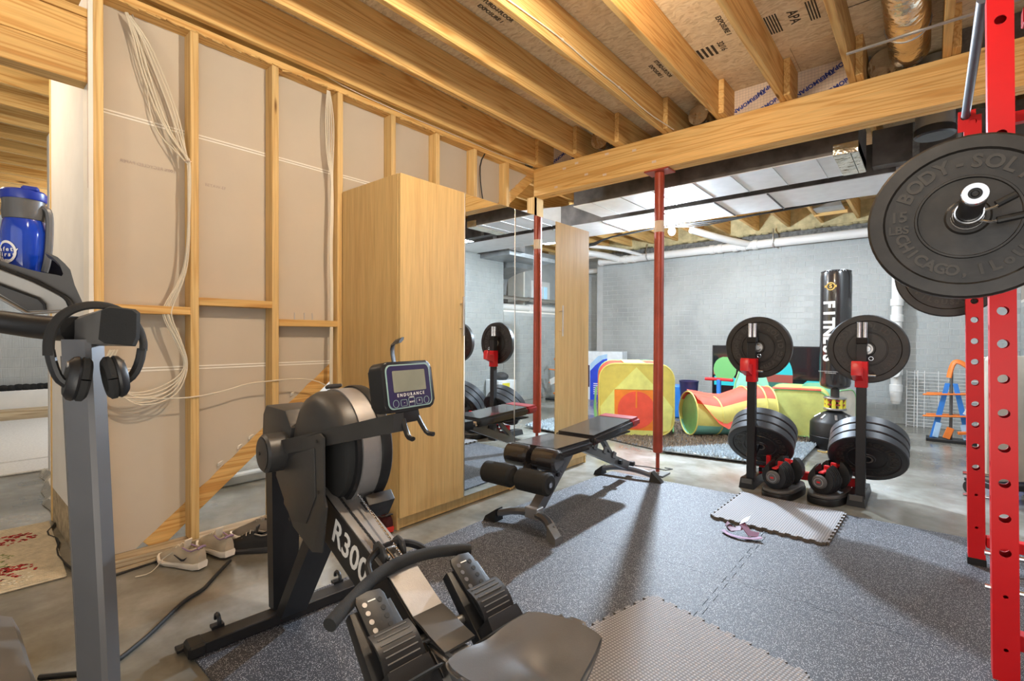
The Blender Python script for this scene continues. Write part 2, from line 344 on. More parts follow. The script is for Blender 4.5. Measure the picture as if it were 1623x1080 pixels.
    def obj(s, name, mt, parent=None, world=False, smooth=True, ang=35, label=None, kind=None):
        if world and parent is not None: bmesh.ops.transform(s.bm, matrix=MW[parent.name].inverted(), verts=s.bm.verts[:])
        o = bpy.data.objects.new(name, s.mesh(name, mt, smooth, ang)); COL.objects.link(o)
        if parent is not None: o.parent = parent
        MW[o.name] = MW[parent.name] if parent is not None else Matrix()
        if label: o['label'] = label
        if kind: o['kind'] = kind
        return o
def tag(o, label=None, cat=None, group=None, kind=None):
    if label: o['label'] = label
    if cat: o['category'] = cat
    if group: o['group'] = group
    if kind: o['kind'] = kind
    return o
def thing(name, label, cat, loc=(0, 0, 0), rz=0, group=None, kind=None, mtx=None):
    o = bpy.data.objects.new(name, None); COL.objects.link(o); o.empty_display_size = .05
    W = mtx if mtx is not None else Tm(*loc) @ Rm(0, 0, rz)
    o.matrix_world = W; MW[o.name] = W
    return tag(o, label, cat, group, kind)
def copy_tree(o, loc, rz=None, label=None, mtx=None):
    c = o.copy(); COL.objects.link(c)
    W = mtx if mtx is not None else Tm(*loc) @ Rm(0, 0, o.rotation_euler.z if rz is None else rz)
    c.matrix_world = W; MW[c.name] = W
    if label: c['label'] = label
    def rec(a, b_):
        for ch in [x for x in KIDS[a.name]]:
            d = ch.copy(); COL.objects.link(d); d.parent = b_; MW[d.name] = W; rec(ch, d)
    KIDS = {}
    for x in bpy.data.objects:
        KIDS.setdefault(x.name, [])
    for x in bpy.data.objects:
        if x.parent: KIDS[x.parent.name].append(x)
    rec(o, c); return c
def struct(b_, name, mt, **k):
    o = b_.obj(name, mt, **k); o['kind'] = 'structure'; return o
# ================================================================== THE ROOM
# floor
f = struct(B().bx(-9.6, 3, -2.6, 9.2, -.10, 0), 'floor', 'concrete', label='polished grey concrete basement floor')
# ---- ceiling: OSB sheets, joists, blocking
ceil = thing('ceiling', 'unfinished ceiling of OSB sheets over pine joists', None, kind='structure')
ys = [-2.6, -1.38, -.16, 1.06, 2.28, 3.50, 4.72, 5.94, 7.16, 8.38, 9.2]
for j, (a, c) in enumerate(zip(ys, ys[1:])):
    xs = [-9.6, -7.3+(j % 2)*.6, -4.86+(j % 2)*.8, -2.42-(j % 2)*.6, .02-(j % 2)*.7, 3]
    for x0, x1 in zip(xs, xs[1:]):
        B().bx(x0+.002, x1-.002, a+.002, c-.002, 2.917, 2.935).obj('subfloor_panel', 'osb', ceil)
JX = [-9.36+.409*i for i in range(13)]+[-4.01, -3.60, -3.19, -2.78, -2.367, -1.965, -1.555, -1.148, -.738, -.352, .085, .49, .90, 1.31, 1.72, 2.13, 2.54]
for x in JX:
    B().bx(x-.038, x, -2.6, 3.84, 2.677, 2.915, .003).obj('joist', 'pine_y', ceil)
    if x > -5.6: B().bx(x+.001, x+.039, 3.60, 8.0, 2.677, 2.915, .003).obj('joist', 'pine_y', ceil)
def stamp(lines, x, y, size, rot=0, mt='ink', z=2.9165):
    b_ = B()
    for i, t in enumerate(lines):
        m_ = Tm(x, y, z) @ Rm(0, 0, rot) @ Tm(0, -i*size*1.15, 0) @ Rm(PI, 0, 0)
        b_.text(t, size, m_, .001, .001)
    return b_
b_ = stamp(['APA'], -.60, 3.17, .075, PI/2)
for k in range(9): b_.bx(-.735+k*.014+(k > 4)*.135, -.728+k*.014+(k > 4)*.135, 3.07, 3.27, 2.9155, 2.9169)
b_.text('THIS SIDE DOWN', .062, Tm(-.14, 3.17, 2.9165) @ Rm(0, 0, PI) @ Rm(PI, 0, 0), .001, .002)
for dy in (-.10, .10): b_.bx(-.45, .16, 3.17+dy-.003, 3.17+dy+.003, 2.9155, 2.9169)
for k in range(4): b_.bx(-1.145+k*.03, -1.13+k*.03, 3.15, 3.27, 2.9155, 2.9169)
b_.text('32/16', .05, Tm(-1.0, 3.2, 2.9165) @ Rm(0, 0, PI/2) @ Rm(PI, 0, 0), .001, .001)
for x_, y_, w_ in ((-.93, 3.0, .05), (-1.44, 3.22, .045), (-1.90, 2.05, .045), (-2.28, 3.3, .05)):
    b_.text('EXPOSURE 1', w_*.8, Tm(x_, y_, 2.9165) @ Rm(0, 0, PI/2) @ Rm(PI, 0, 0), .001, .001)
    b_.text('STURD-I-FLOOR', w_*.8, Tm(x_+.05, y_, 2.9165) @ Rm(0, 0, PI/2) @ Rm(PI, 0, 0), .001, .001)
b_.obj('printed_stamp', 'ink', ceil, label='black stamps printed on the OSB')
# foil faced insulation panels between joist ends, printed
for i, (x0, x1) in enumerate([(-1.112, -.778), (-.698, -.392), (-2.74, -2.42)]):
    p = B().bx(x0, x1, 3.845, 3.86, 2.68, 2.915).obj('foil_insulation_panel', 'kraft', ceil)
    g = B()
    for k in range(1, int((x1-x0)/.02)): g.bx(x0+k*.02, x0+k*.02+.0012, 3.8435, 3.845, 2.68, 2.915)
    for k in range(1, 12): g.bx(x0, x1, 3.8435, 3.845, 2.68+k*.02, 2.6812+k*.02)
    g.obj('printed_grid', 'grid', p)
    t_ = B(); R_ = Rm(PI/2, 0, 0)
    for (dx, dz, s_) in [(.20, .055, 1), (.07, .115, -1), (.24, .20, -1)]:
        if x0+dx > x1-.03: continue
        t_.text('THERMOPAN', .040, Tm(x0+dx+.03, 3.842, 2.69+dz) @ R_ @ Rm(0, 0, .42 if s_ > 0 else .42+PI), .001, .0015)
    # clip writing to the panel
    for side, nx in ((x0, -1), (x1, 1)):
        bmesh.ops.bisect_plane(t_.bm, geom=t_.bm.verts[:]+t_.bm.edges[:]+t_.bm.faces[:], plane_co=(side, 0, 0), plane_no=(nx, 0, 0), clear_outer=True)
    for side, nz in ((2.68, -1), (2.915, 1)):
        bmesh.ops.bisect_plane(t_.bm, geom=t_.bm.verts[:]+t_.bm.edges[:]+t_.bm.faces[:], plane_co=(0, 0, side), plane_no=(0, 0, nz), clear_outer=True)
    t_.obj('printed_lettering', 'blue_ink', p)
for x0, x1 in [(-.31, -.30), (.13, .45), (.53, .86), (.94, 1.27), (-3.15, -2.82)]:
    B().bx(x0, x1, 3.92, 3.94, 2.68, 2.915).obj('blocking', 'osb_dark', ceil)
# ---- main girder: three plies
beam = thing('support_beam', 'long three-ply pine girder resting on the red post', 'beam', (-1.3, 3.76, 2.42))
for k, (a, c) in enumerate([(3.690, 3.733), (3.736, 3.778), (3.781, 3.824)]):
    B().bx(-2.86, 3, a, c, 2.420+.002*(k == 1), 2.675, .003).obj('beam_ply', 'pine_x', beam, True)
for x, z in [(-2.53, 2.60), (-2.40, 2.62), (-2.30, 2.50), (-2.12, 2.46), (-2.1, 2.63), (-1.85, 2.60), (-1.68, 2.47), (-2.62, 2.45)]:
    B().bx(x, x+.035, 3.6885, 3.690, z, z+.018).obj('paint_chip', 'kraft', beam, True)
# ---- walls
def brick_wall(name, x0, x1, y, z1, parts_from=None, label='', face=-1, axis='x', ch=.0806, bw=.203, nparts=300, kind='structure'):
    """wall plane at y (axis x) with the bricks standing proud towards face; returns root"""
    W = thing(name, label, None, kind='structure')
    th = .1
    if axis == 'x': B().bx(x0, x1, y, y-face*th, 0, z1).obj('mortar_bed', 'mortar', W)
    else: B().bx(y, y-face*th, x0, x1, 0, z1).obj('mortar_bed', 'mortar', W)
    g, d = .006, .0035
    def brickm(w, h):
        b_ = B(); e = .002
        o_ = [(-w/2, 0, -h/2), (w/2, 0, -h/2), (w/2, 0, h/2), (-w/2, 0, h/2)]
        i_ = [(-w/2+e, -d, -h/2+e), (w/2-e, -d, -h/2+e), (w/2-e, -d, h/2-e), (-w/2+e, -d, h/2-e)]
        a = [b_.bm.verts.new(p) for p in o_]; c = [b_.bm.verts.new(p) for p in i_]
        for k in range(4): b_.bm.faces.new((a[k], a[(k+1) % 4], c[(k+1) % 4], c[k]))
        b_.bm.faces.new(c); return b_
    full = brickm(bw-g, ch-g); me = full.mesh('brick', 'brick', False)
    rest = bmesh.new(); cells = []
    nz = int(z1/ch)
    for r in range(nz):
        z = (r+.5)*ch; off = (r % 2)*bw/2; x = x0-off+bw/2
        while x < x1+bw/2:
            a, c = max(x-bw/2+g/2, x0), min(x+bw/2-g/2, x1)
            if c-a > .02: cells.append((x, z, a, c))
            x += bw
    cells.sort(key=lambda q: -q[0] if parts_from is None else abs(q[0]-parts_from[0])*.55+abs(q[1]-parts_from[1])*.0)
    cnt = 0
    for x, z, a, c in cells:
        whole = c-a > bw-g-.002
        R_ = Tm(x, y, z) if axis == 'x' else Tm(y, x, z) @ Rm(0, 0, -PI/2 if face < 0 else PI/2)
        if axis == 'x' and face > 0: R_ = R_ @ Rm(0, 0, PI)
        if whole and nparts and cnt < nparts:
            o = bpy.data.objects.new('brick', me); COL.objects.link(o); o.parent = W
            o.matrix_basis = R_ @ Matrix.Scale(random.uniform(.7, 1.25), 4, (0, 1, 0)); cnt += 1
        else:
            q = brickm(c-a, ch-g); mm = (Tm((a+c)/2, y, z) if axis == 'x' else Tm(y, (a+c)/2, z) @ Rm(0, 0, -PI/2 if face < 0 else PI/2))
            q._x(q.bm.verts[:], mm); t = bpy.data.meshes.new('t'); q.bm.to_mesh(t); q.bm.free(); rest.from_mesh(t); bpy.data.meshes.remove(t)
    bb = B(); bb.bm.free(); bb.bm = rest
    bb.obj('brickwork', 'brick', W, smooth=False, kind='stuff')
    return W
wf = brick_wall('wall_far', -4.58, .80, 8.0, 2.42, (.3, 1), 'white painted brick-pattern far wall', -1)
B().bx(-4.58, .80, 7.995, 8.10, 2.42, 2.62).obj('bare_course', 'block_dark', wf)
fb = B()
for i in range(70):
    x = -5.0+i*.085; fb.sphere((x, 7.97+random.uniform(0, .03), 2.645+random.uniform(-.01, .015)), random.uniform(.03, .045), (1.5, .9, .7), 8, 5)
fb.obj('foam_bead', 'foam_yellow', wf, kind='stuff')
B().bx(-5.6, .8, 7.94, 8.1, 2.64, 2.915).obj('rim_foam', 'foam_yellow', wf)
wj = brick_wall('wall_far_left', -9.6, -4.60, 8.35, 2.62, None, 'set-back white brick wall behind the tents', -1, nparts=0)
B().bx(-4.70, -4.58, 8.0, 8.36, 0, 2.62).obj('return', 'mortar', wj)
# right wall with a void holding a duct elbow
wr = brick_wall('wall_right', 3.9, 6.05, .80, 2.60, None, 'white brick right wall', -1, 'y', nparts=0)
wr2 = brick_wall('wall_right_low', 6.06, 8.0, .80, 1.50, None, 'low white brick wall below the duct void', -1, 'y', nparts=0)
struct(B().bx(.80, 1.6, 6.055, 8.0, 1.50, 1.53), 'trim_1', 'dw_edge', label='ledge of the wall void')
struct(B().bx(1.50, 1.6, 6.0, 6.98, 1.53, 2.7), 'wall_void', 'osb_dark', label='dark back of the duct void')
struct(B().bx(1.15, 1.25, 7.02, 8.2, 1.53, 2.7), 'wall_void_white', 'mortar', label='white painted wall behind the void')
struct(B().bx(1.13, 1.55, 6.98, 7.02, 1.53, 2.62), 'trim_2', 'dw_edge', label='pale frame of the void')
wn = thing('window_1', 'small basement window with pale blue louvres', None, kind='structure')
B().bx(1.13, 1.15, 7.22, 7.80, 1.72, 2.14, .005).obj('window_frame', 'white', wn)
for k in range(3): B().bx(1.12, 1.135, 7.28+k*.16, 7.38+k*.16, 1.78, 2.04).obj('pane', 'winblue', wn)
struct(B().bx(.9, 3, 8.0, 8.2, 0, 2.7), 'wall_far_right', 'mortar', label='end wall')
struct(B().bx(.80, 3.0, 3.85, 3.95, 0, 2.7), 'wall_jog', 'mortar', label='white wall jog beside the rack')
struct(B().bx(2.6, 2.7, -2.6, 3.9, 0, 2.7), 'wall_right_near', 'mortar', label='right wall beside the rack')
struct(B().bx(-9.6, 3, -2.7, -2.6, 0, 2.7), 'wall_back', 'mortar', label='wall behind the camera')
# far left room wall
wl = brick_wall('wall_left', -2.6, 8.35, -9.2, 2.62, None, 'white brick wall of the left room', 1, 'y', ch=.13, bw=.40, nparts=0)
# ---- stud wall
XF, XB = -2.857, -2.946
sw = thing('wall_studs', 'open pine stud wall with drywall paper behind', None, kind='structure')
B().bx(XB, XF, .474, 3.78, 2.637, 2.675, .002).obj('top_plate', 'pine_y', sw)
B().bx(XB, XF+.004, .474, 3.78, .016, .052, .003).obj('bottom_plate', 'pine_pale', sw)
B().bx(XB+.01, XF+.012, .474, 3.78, 0, .016, .002).obj('sill_strip', 'pine_pale', sw)
SY = [.512]+[.4862+.4064*k for k in range(1, 9)]
for k, y in enumerate(SY):
    B().bx(XB, XF, y-.038, y, .052, 2.637 if k < 8 else 2.42, .0025).obj('stud', 'pine_z', sw)
B().bx(XB, XF, 3.70, 3.84, .0, 2.42, .002).obj('stud', 'pine_z', sw)
for k, z in [(0, 1.200), (1, 1.252), (2, 1.152)]:
    B().bx(XB, XF, SY[k], SY[k+1]-.038, z, z+.040, .002).obj('fire_block', 'pine_y', sw)
# clothes hooks standing on the third block
for i, y in enumerate((1.40, 1.46, 1.51)):
    B().tube([(XF-.02, y, 1.235), (XF-.02, y, 1.20), (XF-.02, y, 1.193), (XF-.02, y+.02, 1.193)], .003, 6).obj('bent_nail', 'steel', sw)
# diagonal brace let into the back
ang = math.atan(.85); L_ = 4.4
B().box((0, 0, 0), (.036, L_, .088), bev=.002, mtx=Tm(XB-.019, .675, .076) @ Rm(ang, 0, 0) @ Tm(0, L_/2, -.044)).obj('diagonal_brace', 'pine_y', sw)
def line(y): return .076+.85*(y-.675)
def yl(z): return .675+(z-.076)/.85
Rx = Matrix(((0, 0, 1, 0), (1, 0, 0, 0), (0, 1, 0, 0), (0, 0, 0, 1)))   # polygon (y,z) -> x depth
random.seed(3)
for z0, z1 in [(.052, .928), (.9285, 2.145), (2.1455, 2.64)]:
    poly = [(.475, z0), (yl(z0), z0)]
    n = 26
    for i in range(1, n):
        z = z0+(z1-z0)*i/n; y = min(yl(z), 3.70); poly.append((y+random.uniform(-.006, .006) if y < 3.69 else y, z))
    poly += [(min(yl(z1), 3.70), z1), (.475, z1)]
    B().prism(poly, XB-.014, XB-.001, Rx).obj('drywall_panel', 'drywall_back', sw)
for z in (.9285, 2.1455):
    b_ = B()
    for dz in (-.007, .007): b_.bx(XB-.002, XB+.0010, .475, min(yl(z), 3.7), z+dz-.0034, z+dz+.0034)
    b_.obj('panel_joint', 'seam', sw)
for i, (y, z) in enumerate([(1.02, .40), (1.12, .475), (1.42, .745), (1.18, .52)]):
    B().box((XB+.004, y, z), (.008, .035, .018), (.2, .3, .7)).obj('drywall_scrap', 'dw_edge', sw)
tb = B().text('100% RECYCLED PAPER', .022, Tm(XB+.0006, .70, 1.93) @ Rm(PI/2, 0, PI/2) @ Matrix.Scale(-1, 4, (1, 0, 0)), .0004, 0)
tb.text('BETAW-EF', .022, Tm(XB+.0006, 1.0, 1.90) @ Rm(PI/2, 0, PI/2), .0004, 0); tb.obj('faint_stamp', 'grid', sw)
# splintered bits along the top plate
sb = B()
for i in range(46):
    y = .55+i*.045+random.uniform(-.02, .02); sb.box((XF-.004, y, 2.637+random.uniform(-.004, .004)), (.012, random.uniform(.02, .06), random.uniform(.004, .010)), (random.uniform(-.3, .3), 0, random.uniform(-.2, .2)))
sb.obj('splinters', 'pine_y', sw, kind='stuff')
# header over the opening at the left
B().bx(XB, XF, -1.0, .474, 2.215, 2.345, .002).obj('header_board', 'pine_y', sw)
B().bx(XB, XF, -1.0, .474, 2.347, 2.50, .002).obj('header_board', 'pine_y', sw)
B().bx(XB, XF+.004, -1.0, .474, 2.502, 2.54, .002).obj('header_plate', 'pine_y', sw)
B().bx(XB-.012, XF+.014, .456, .473, 0, 2.675, .001).obj('drywall_edge', 'dw_edge', sw)
B().bx(XF+.001, XF+.003, .4555, .457, 1.75, 2.6).obj('corner_bead', 'post_red', sw)
# closet return wall
cr = thing('wall_closet', 'narrow white drywall return wall by the floral rug', None, kind='structure')
B().bx(-3.92, -2.962, .462, .475, .20, 2.66).obj('drywall_sheet', 'white', cr)
B().bx(-3.92, -2.962, .463, .475, 0, .20).obj('stained_strip', 'dirty', cr)
B().bx(-3.955, -3.92, .458, .60, 0, 2.66, .002).obj('end_stud', 'pine_z', cr)
B().bx(-3.92, -3.88, .475, .57, 0, 2.66).obj('stud', 'pine_z', cr)
# behind the stud wall: curb and partition posts
ck = thing('trim_3', 'grey concrete curb in the room behind the studs', None, kind='structure')
B().bx(-3.95, -3.86, 1.30, 3.2, 0, .07, .01).obj('curb', 'mortar', ck)
B().bx(-3.95, -3.9, 2.02, 2.10, 0, 1.9).obj('panel_edge', 'drywall_back', ck)
struct(B().bx(-5.3, -5.2, .6, 6, 0, 2.65), 'wall_behind', 'white', label='white wall of the room behind the studs')
# ---- left room: carpet, plank, ledge
tag(B().bx(-8.75, -5.93, -2.5, 3.0, 0, .02, .006).obj('carpet', 'carpet'), 'large white carpet in the room at the left', 'carpet')
tag(B().bx(-5.90, -5.42, -2.5, 3.0, 0, .018, .006).obj('carpet_strip', 'carpet'), 'narrow white carpet strip in front of the large white carpet', 'carpet')
tag(B().bx(-9.05, -8.8, -2.5, 3.0, 0, .13, .004).obj('pine_plank', 'pine_pale'), 'long pine plank lying along the back of the white carpet', 'plank')
tag(B().bx(-9.18, -9.06, -2.5, 3.0, 0, .36, .01).obj('foam_ledge', 'white'), 'long white ledge along the foot of the left brick wall', 'ledge')
bk = B()
for i in range(60): bk.sphere((-9.12, -1.0+i*.07, .40+random.uniform(-.01, .01)), .05, (1, 1.2, .9), 8, 6)
tag(bk.obj('lumpy_black_roll', 'black_foam'), 'lumpy black roll lying on the white ledge of the left room', 'roll')
# plastic sheet crumpled at the opening
random.seed(11); pp = [(-5.40+.175*i, .60+random.uniform(-.03, .05)-.012*i, .0) for i in range(9)]
rr = []
for i, (x, y, z) in enumerate(pp):
    rr.append([(x, y-.05+random.uniform(-.02, .02), .004), (x, y-.02, random.uniform(.02, .05)), (x, y+.02, random.uniform(.01, .03)), (x, y+.05, .004)])
tag(B().loft(rr, False, False).obj('plastic_film', 'foil'), 'crumpled clear plastic film on the concrete beside the closet wall', 'plastic film')
tag(B().tube([(-3.95, .50, .01), (-3.8, .455, .012), (-3.65, .40, .012), (-3.5, .44, .012), (-3.3, .40, .012), (-3.1, .41, .012), (-2.95, .43, .012)], .006, 6, 1).obj('black_wire', 'cable_black'), 'thin black wire on the floor along the closet wall', 'wire')
# ---- ducts and pipes beyond the beam
da = thing('large_duct', 'wide rectangular duct right behind the pine girder', 'duct', (-1.5, 4.4, 2.4), group='rectangular ceiling ducts')
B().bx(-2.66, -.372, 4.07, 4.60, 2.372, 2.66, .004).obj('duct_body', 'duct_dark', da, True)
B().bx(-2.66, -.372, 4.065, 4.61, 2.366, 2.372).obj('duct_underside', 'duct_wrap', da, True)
for x in (-2.45, -2.15, -1.85, -1.50, -1.2, -.9, -.62, -.42): B().bx(x, x+.004, 4.06, 4.615, 2.362, 2.367).obj('duct_seam', 'steel', da, True)
B().bx(-.52, -.372, 4.062, 4.615, 2.362, 2.44, .003).obj('foil_end', 'foil', da, True)
db = thing('low_duct', 'long low duct with a white underside, farther from the girder', 'duct', (-1.2, 5.0, 2.38))
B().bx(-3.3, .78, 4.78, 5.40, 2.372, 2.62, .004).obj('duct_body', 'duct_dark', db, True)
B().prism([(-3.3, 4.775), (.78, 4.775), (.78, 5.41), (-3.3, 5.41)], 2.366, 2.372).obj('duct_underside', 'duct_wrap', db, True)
B().loft([[(-3.3, 4.78, 2.372), (-3.3, 5.4, 2.372), (-3.3, 5.4, 2.62), (-3.3, 4.78, 2.62)], [(-4.2, 4.5, 2.30), (-4.2, 5.6, 2.30), (-4.2, 5.6, 2.62), (-4.2, 4.5, 2.62)]]).obj('duct_taper', 'duct_wrap', db, True)
for x in (-2.75, -2.1, -1.55, -1.1): B().bx(x, x+.012, 4.77, 5.415, 2.358, 2.366).obj('duct_joint', 'duct_dark', db, True)
B().bx(-.20, -.14, 4.765, 4.78, 2.372, 2.62).obj('joint_band', 'steel', db, True)
dc = thing('return_duct', 'dull brown return duct rising beside the rack plates', 'duct', (.2, 4.4, 2.5))
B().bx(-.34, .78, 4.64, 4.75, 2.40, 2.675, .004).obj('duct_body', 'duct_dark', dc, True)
B().bx(-.10, -.06, 4.625, 4.64, 2.40, 2.67).obj('joint_band', 'block_dark', dc, True)
# round ducts in the joist bays
def round_duct(x, y0, y1, z, r, mt, label, name='round_duct', cat='duct', grp=None):
    t = thing(name, label, cat, (x, (y0+y1)/2, z), group=grp)
    B().cyl((x, y0, z), (x, y1, z), r, seg=28).obj('duct_body', mt, t, True)
    y = y0+.3
    while y < y1: B().torus((x, y, z), r, .004, Rm(PI/2, 0, 0), 24, 5).obj('duct_ring', 'duct', t, True); y += .9
    return t
round_duct(-.10, -.5, 3.72, 2.79, .098, 'foil', 'large round foil duct running between the joists above the rack')
round_duct(-2.17, 3.72, 4.2, 2.80, .085, 'foil', 'short round foil duct behind the girder, second joist bay from the stud wall')
round_duct(-1.36, 3.80, 4.2, 2.80, .075, 'foil', 'short round foil duct behind the girder, left of the printed foil panels')
round_duct(-.55, 3.74, 4.2, 2.80, .001, 'foil', 'x') if False else None
t = thing('flexible_duct', 'crumpled foil flexible duct dropping behind the girder', 'duct', (-.18, 3.9, 2.75))
B().cyl((-.20, 3.84, 2.80), (-.20, 4.3, 2.76), .11, seg=20).obj('foil_hose', 'foil', t, True)
t = thing('wrapped_duct', 'round duct with a black wrapped collar under the girder', 'duct', (.02, 4.2, 2.55))
B().cyl((.02, 4.2, 2.42), (.02, 4.2, 2.9), .10, seg=22).obj('duct_body', 'duct', t, True)
B().cyl((.02, 4.2, 2.40), (.02, 4.2, 2.46), .108, seg=22, bev=.01).obj('black_collar', 'black_wrap', t, True)
t = thing('conduit', 'thin grey conduit running across the joists above the rack', 'conduit', (0, 3.0, 2.66))
B().tube([(-.36, 3.28, 2.668), (.2, 3.26, 2.668), (1.2, 3.22, 2.668)], .008, 8).obj('pipe', 'steel', t, True)
t = thing('hanging_pipe', 'short grey pipe hanging behind the girder beside the wrapped duct', 'pipe', (.14, 4.3, 2.5))
B().tube([(.14, 4.3, 2.66), (.14, 4.3, 2.12)], .014, 10).obj('pipe', 'duct', t, True)
B().cyl((.14, 4.3, 2.52), (.14, 4.3, 2.60), .022, seg=12).obj('coupling', 'block_dark', t, True)
# supply boots at the far wall
bt = thing('register_boot', 'galvanised register boot between the far joists', 'duct boot', (-.95, 7.3, 2.7))
B().loft([[(-1.12, 7.05, 2.69), (-.80, 7.05, 2.69), (-.80, 7.35, 2.69), (-1.12, 7.35, 2.69)], [(-1.06, 7.1, 2.85), (-.86, 7.1, 2.85), (-.86, 7.3, 2.85), (-1.06, 7.3, 2.85)]]).obj('boot', 'duct', bt, True)
B().bx(-1.14, -.78, 7.38, 7.42, 2.66, 2.74).obj('blocking_board', 'pine_x', bt, True)
# PVC drain
pv = thing('drain_pipe', 'long white PVC drain pipe along the top of the far wall', 'pipe', (-2, 7.88, 2.47))
B().cyl((-4.58, 7.885, 2.452), (.78, 7.885, 2.478), .062, seg=18).obj('pipe', 'pvc', pv, True)
for x in (-4.58, -4.1, -3.95, -2.62, -2.50, -2.28, -2.16, -2.0): B().cyl((x, 7.885, 2.452+.005*(x+4.6)), (x+.07, 7.885, 2.452+.005*(x+4.6)), .071, seg=18, bev=.004).obj('coupling', 'pvc', pv, True)
B().tube([(-2.05, 7.88, 2.48), (-2.3, 7.5, 2.53), (-2.55, 6.9, 2.60)], .05, 14, 1).obj('branch_pipe', 'pvc', pv, True)
B().tube([(-4.2, 7.88, 2.47), (-4.35, 7.6, 2.52), (-4.7, 7.3, 2.58), (-5.2, 6.9, 2.60)], .055, 14, 1).obj('branch_pipe', 'pvc', pv, True)
B().tube([(-3.75, 7.88, 2.49), (-4.0, 7.5, 2.58), (-4.6, 6.9, 2.64)], .028, 10, 1).obj('branch_pipe', 'pvc', pv, True)
for x in (-3.65, -1.72): B().tube([(x, 7.86, 2.66), (x+.01, 7.80, 2.55), (x, 7.81, 2.42), (x+.01, 7.88, 2.40)], .010, 6, 1, flat=2).obj('strap', 'steel', pv, True)
t = thing('upper_left_pipe', 'short white pipe along the set-back wall', 'pipe', (-5, 8.2, 2.38))
B().cyl((-6.6, 8.27, 2.36), (-4.72, 8.27, 2.36), .05, seg=16).obj('pipe', 'pvc', t, True)
vp = thing('cleanout_pipe', 'vertical white PVC stack with a cleanout plug on the far wall', 'pipe', (-.30, 7.86, .3))
B().cyl((-.305, 7.86, .30), (-.305, 7.86, 2.41), .056, seg=20).obj('pipe', 'pvc', vp, True)
B().cyl((-.305, 7.86, .27), (-.305, 7.86, .42), .045, .066, seg=20).obj('end_cap', 'pvc', vp, True)
for z in (.42, .63, 1.30, 1.50): B().cyl((-.305, 7.86, z), (-.305, 7.86, z+.09), .068, seg=20, bev=.004).obj('collar', 'pvc', vp, True)
c = thing('tmp', '', None); bpy.data.objects.remove(c)
cp = B().cyl((-.30, 7.80, .665), (-.32, 7.74, .665), .062, seg=20, bev=.005).obj('cleanout_plug', 'pvc', vp, True)
B().box((-.325, 7.73, .665), (.035, .02, .035), (0, .4, .3), .003).obj('plug_nut', 'pvc', cp, True)
B().tube([(-.305, 7.86, 1.55), (-.22, 7.88, 1.62), (-.12, 7.90, 1.66)], .04, 12, 1).obj('side_branch', 'pvc', vp, True)
B().bx(-.345, -.338, 7.805, 7.806, .75, 1.28).obj('blue_print', 'blue_ink', vp, True)
# duct elbow in the void (seen in the mirror)
de = thing('duct_elbow', 'large galvanised duct elbow entering the wall void', 'duct', (1.0, 6.4, 2.2))
ring = []
for i in range(9):
    a = PI/2*i/8; cy, cz = 6.36, 1.62
    c_ = Vector((1.15, 6.36, 2.42)); p = c_+Vector((-.62*(1-math.sin(a)) if False else -.55*math.cos(a)*0, 0, 0))
    x = .62+.60*math.sin(a); z = 2.42-.62*(1-math.cos(a))
    nx, nz = math.cos(a), -math.sin(a)*-1
    ring.append([(x-.17*math.sin(a)*0-.0, 6.08, z+.20*math.cos(a)), (x+.0, 6.60, z+.20*math.cos(a)), (x+.20*math.sin(a), 6.60, z-.20*math.cos(a)), (x+.20*math.sin(a), 6.08, z-.20*math.cos(a))])
B().loft(ring).obj('elbow', 'duct', de, True)
B().prism([(.2, 5.5), (.79, 5.5), (.79, 6.65), (.2, 6.65)], 2.30, 2.36).obj('duct_pan', 'duct', de, True)
B().bx(.15, .79, 5.43, 5.8, 2.36, 2.66).obj('plenum', 'duct_dark', de, True)
for i, (z, mt) in enumerate([(1.76, 'handle'), (1.60, 'pvc')]):
    t = thing('void_pipe', ['thin tan pipe crossing the wall void', 'thick white pipe with a coupling on the void ledge'][i], 'pipe', (1.0, 7, z))
    B().cyl((1.0, 6.1, z), (1.0, 7.9, z), .035+.02*i, seg=14).obj('pipe', mt, t, True)
    B().cyl((1.0, 6.95, z), (1.0, 7.1, z), .045+.03*i, seg=14).obj('coupling', mt, t, True)
# ---- cables
cb = thing('white_cables', 'bundle of white cables draped down the first stud bay', 'cables', (XF, .8, 1.5))
X = XF+.008; Xb = XB+.012
random.seed(5)
P1_ = [(.605, 2.62), (.641, 2.518), (.673, 2.382), (.716, 2.246), (.76, 2.137), (.817, 2.028), (.850, 1.986), (.848, 1.845), (.846, 1.7), (.842, 1.538), (.821, 1.391), (.758, 1.244), (.748, 1.19), (.807, 1.054), (.840, .941), (.793, .84), (.687, .79), (.589, .80), (.530, .897), (.522, .984), (.542, 1.03)]
P2_ = [(.61, 2.608), (.675, 2.521), (.72, 2.404), (.767, 2.285), (.812, 2.144), (.84, 1.995)]+P1_[6:]
xs_ = [Xb+.03]*5+[X-.03, X-.015]+[X-.012]*4+[X-.02, X-.02]+[X-.01]*8
for i in range(6):
    base = P1_ if i < 3 else P2_
    off = (i % 3-1)*.010; pts = []
    for k, (y, z) in enumerate(base):
        spread = [.4, 1, 1.6, 1.6, 1.0, .3, .12, .3, .3, .3, .5, 1.3, 1.3, .9, .3, 1, 1.4, 1.4, 1, 1, 1][k]
        lo = -.012*(i-2.5)*(1 if 14 < k < 19 else 0)
        pts.append((xs_[k]+(.002*i), y+off*spread+random.uniform(-.003, .003)+.004*(i > 2)*spread, z+lo))
    B().tube(pts, .0036, 6, 2).obj('cable', 'cable_white', cb, True)
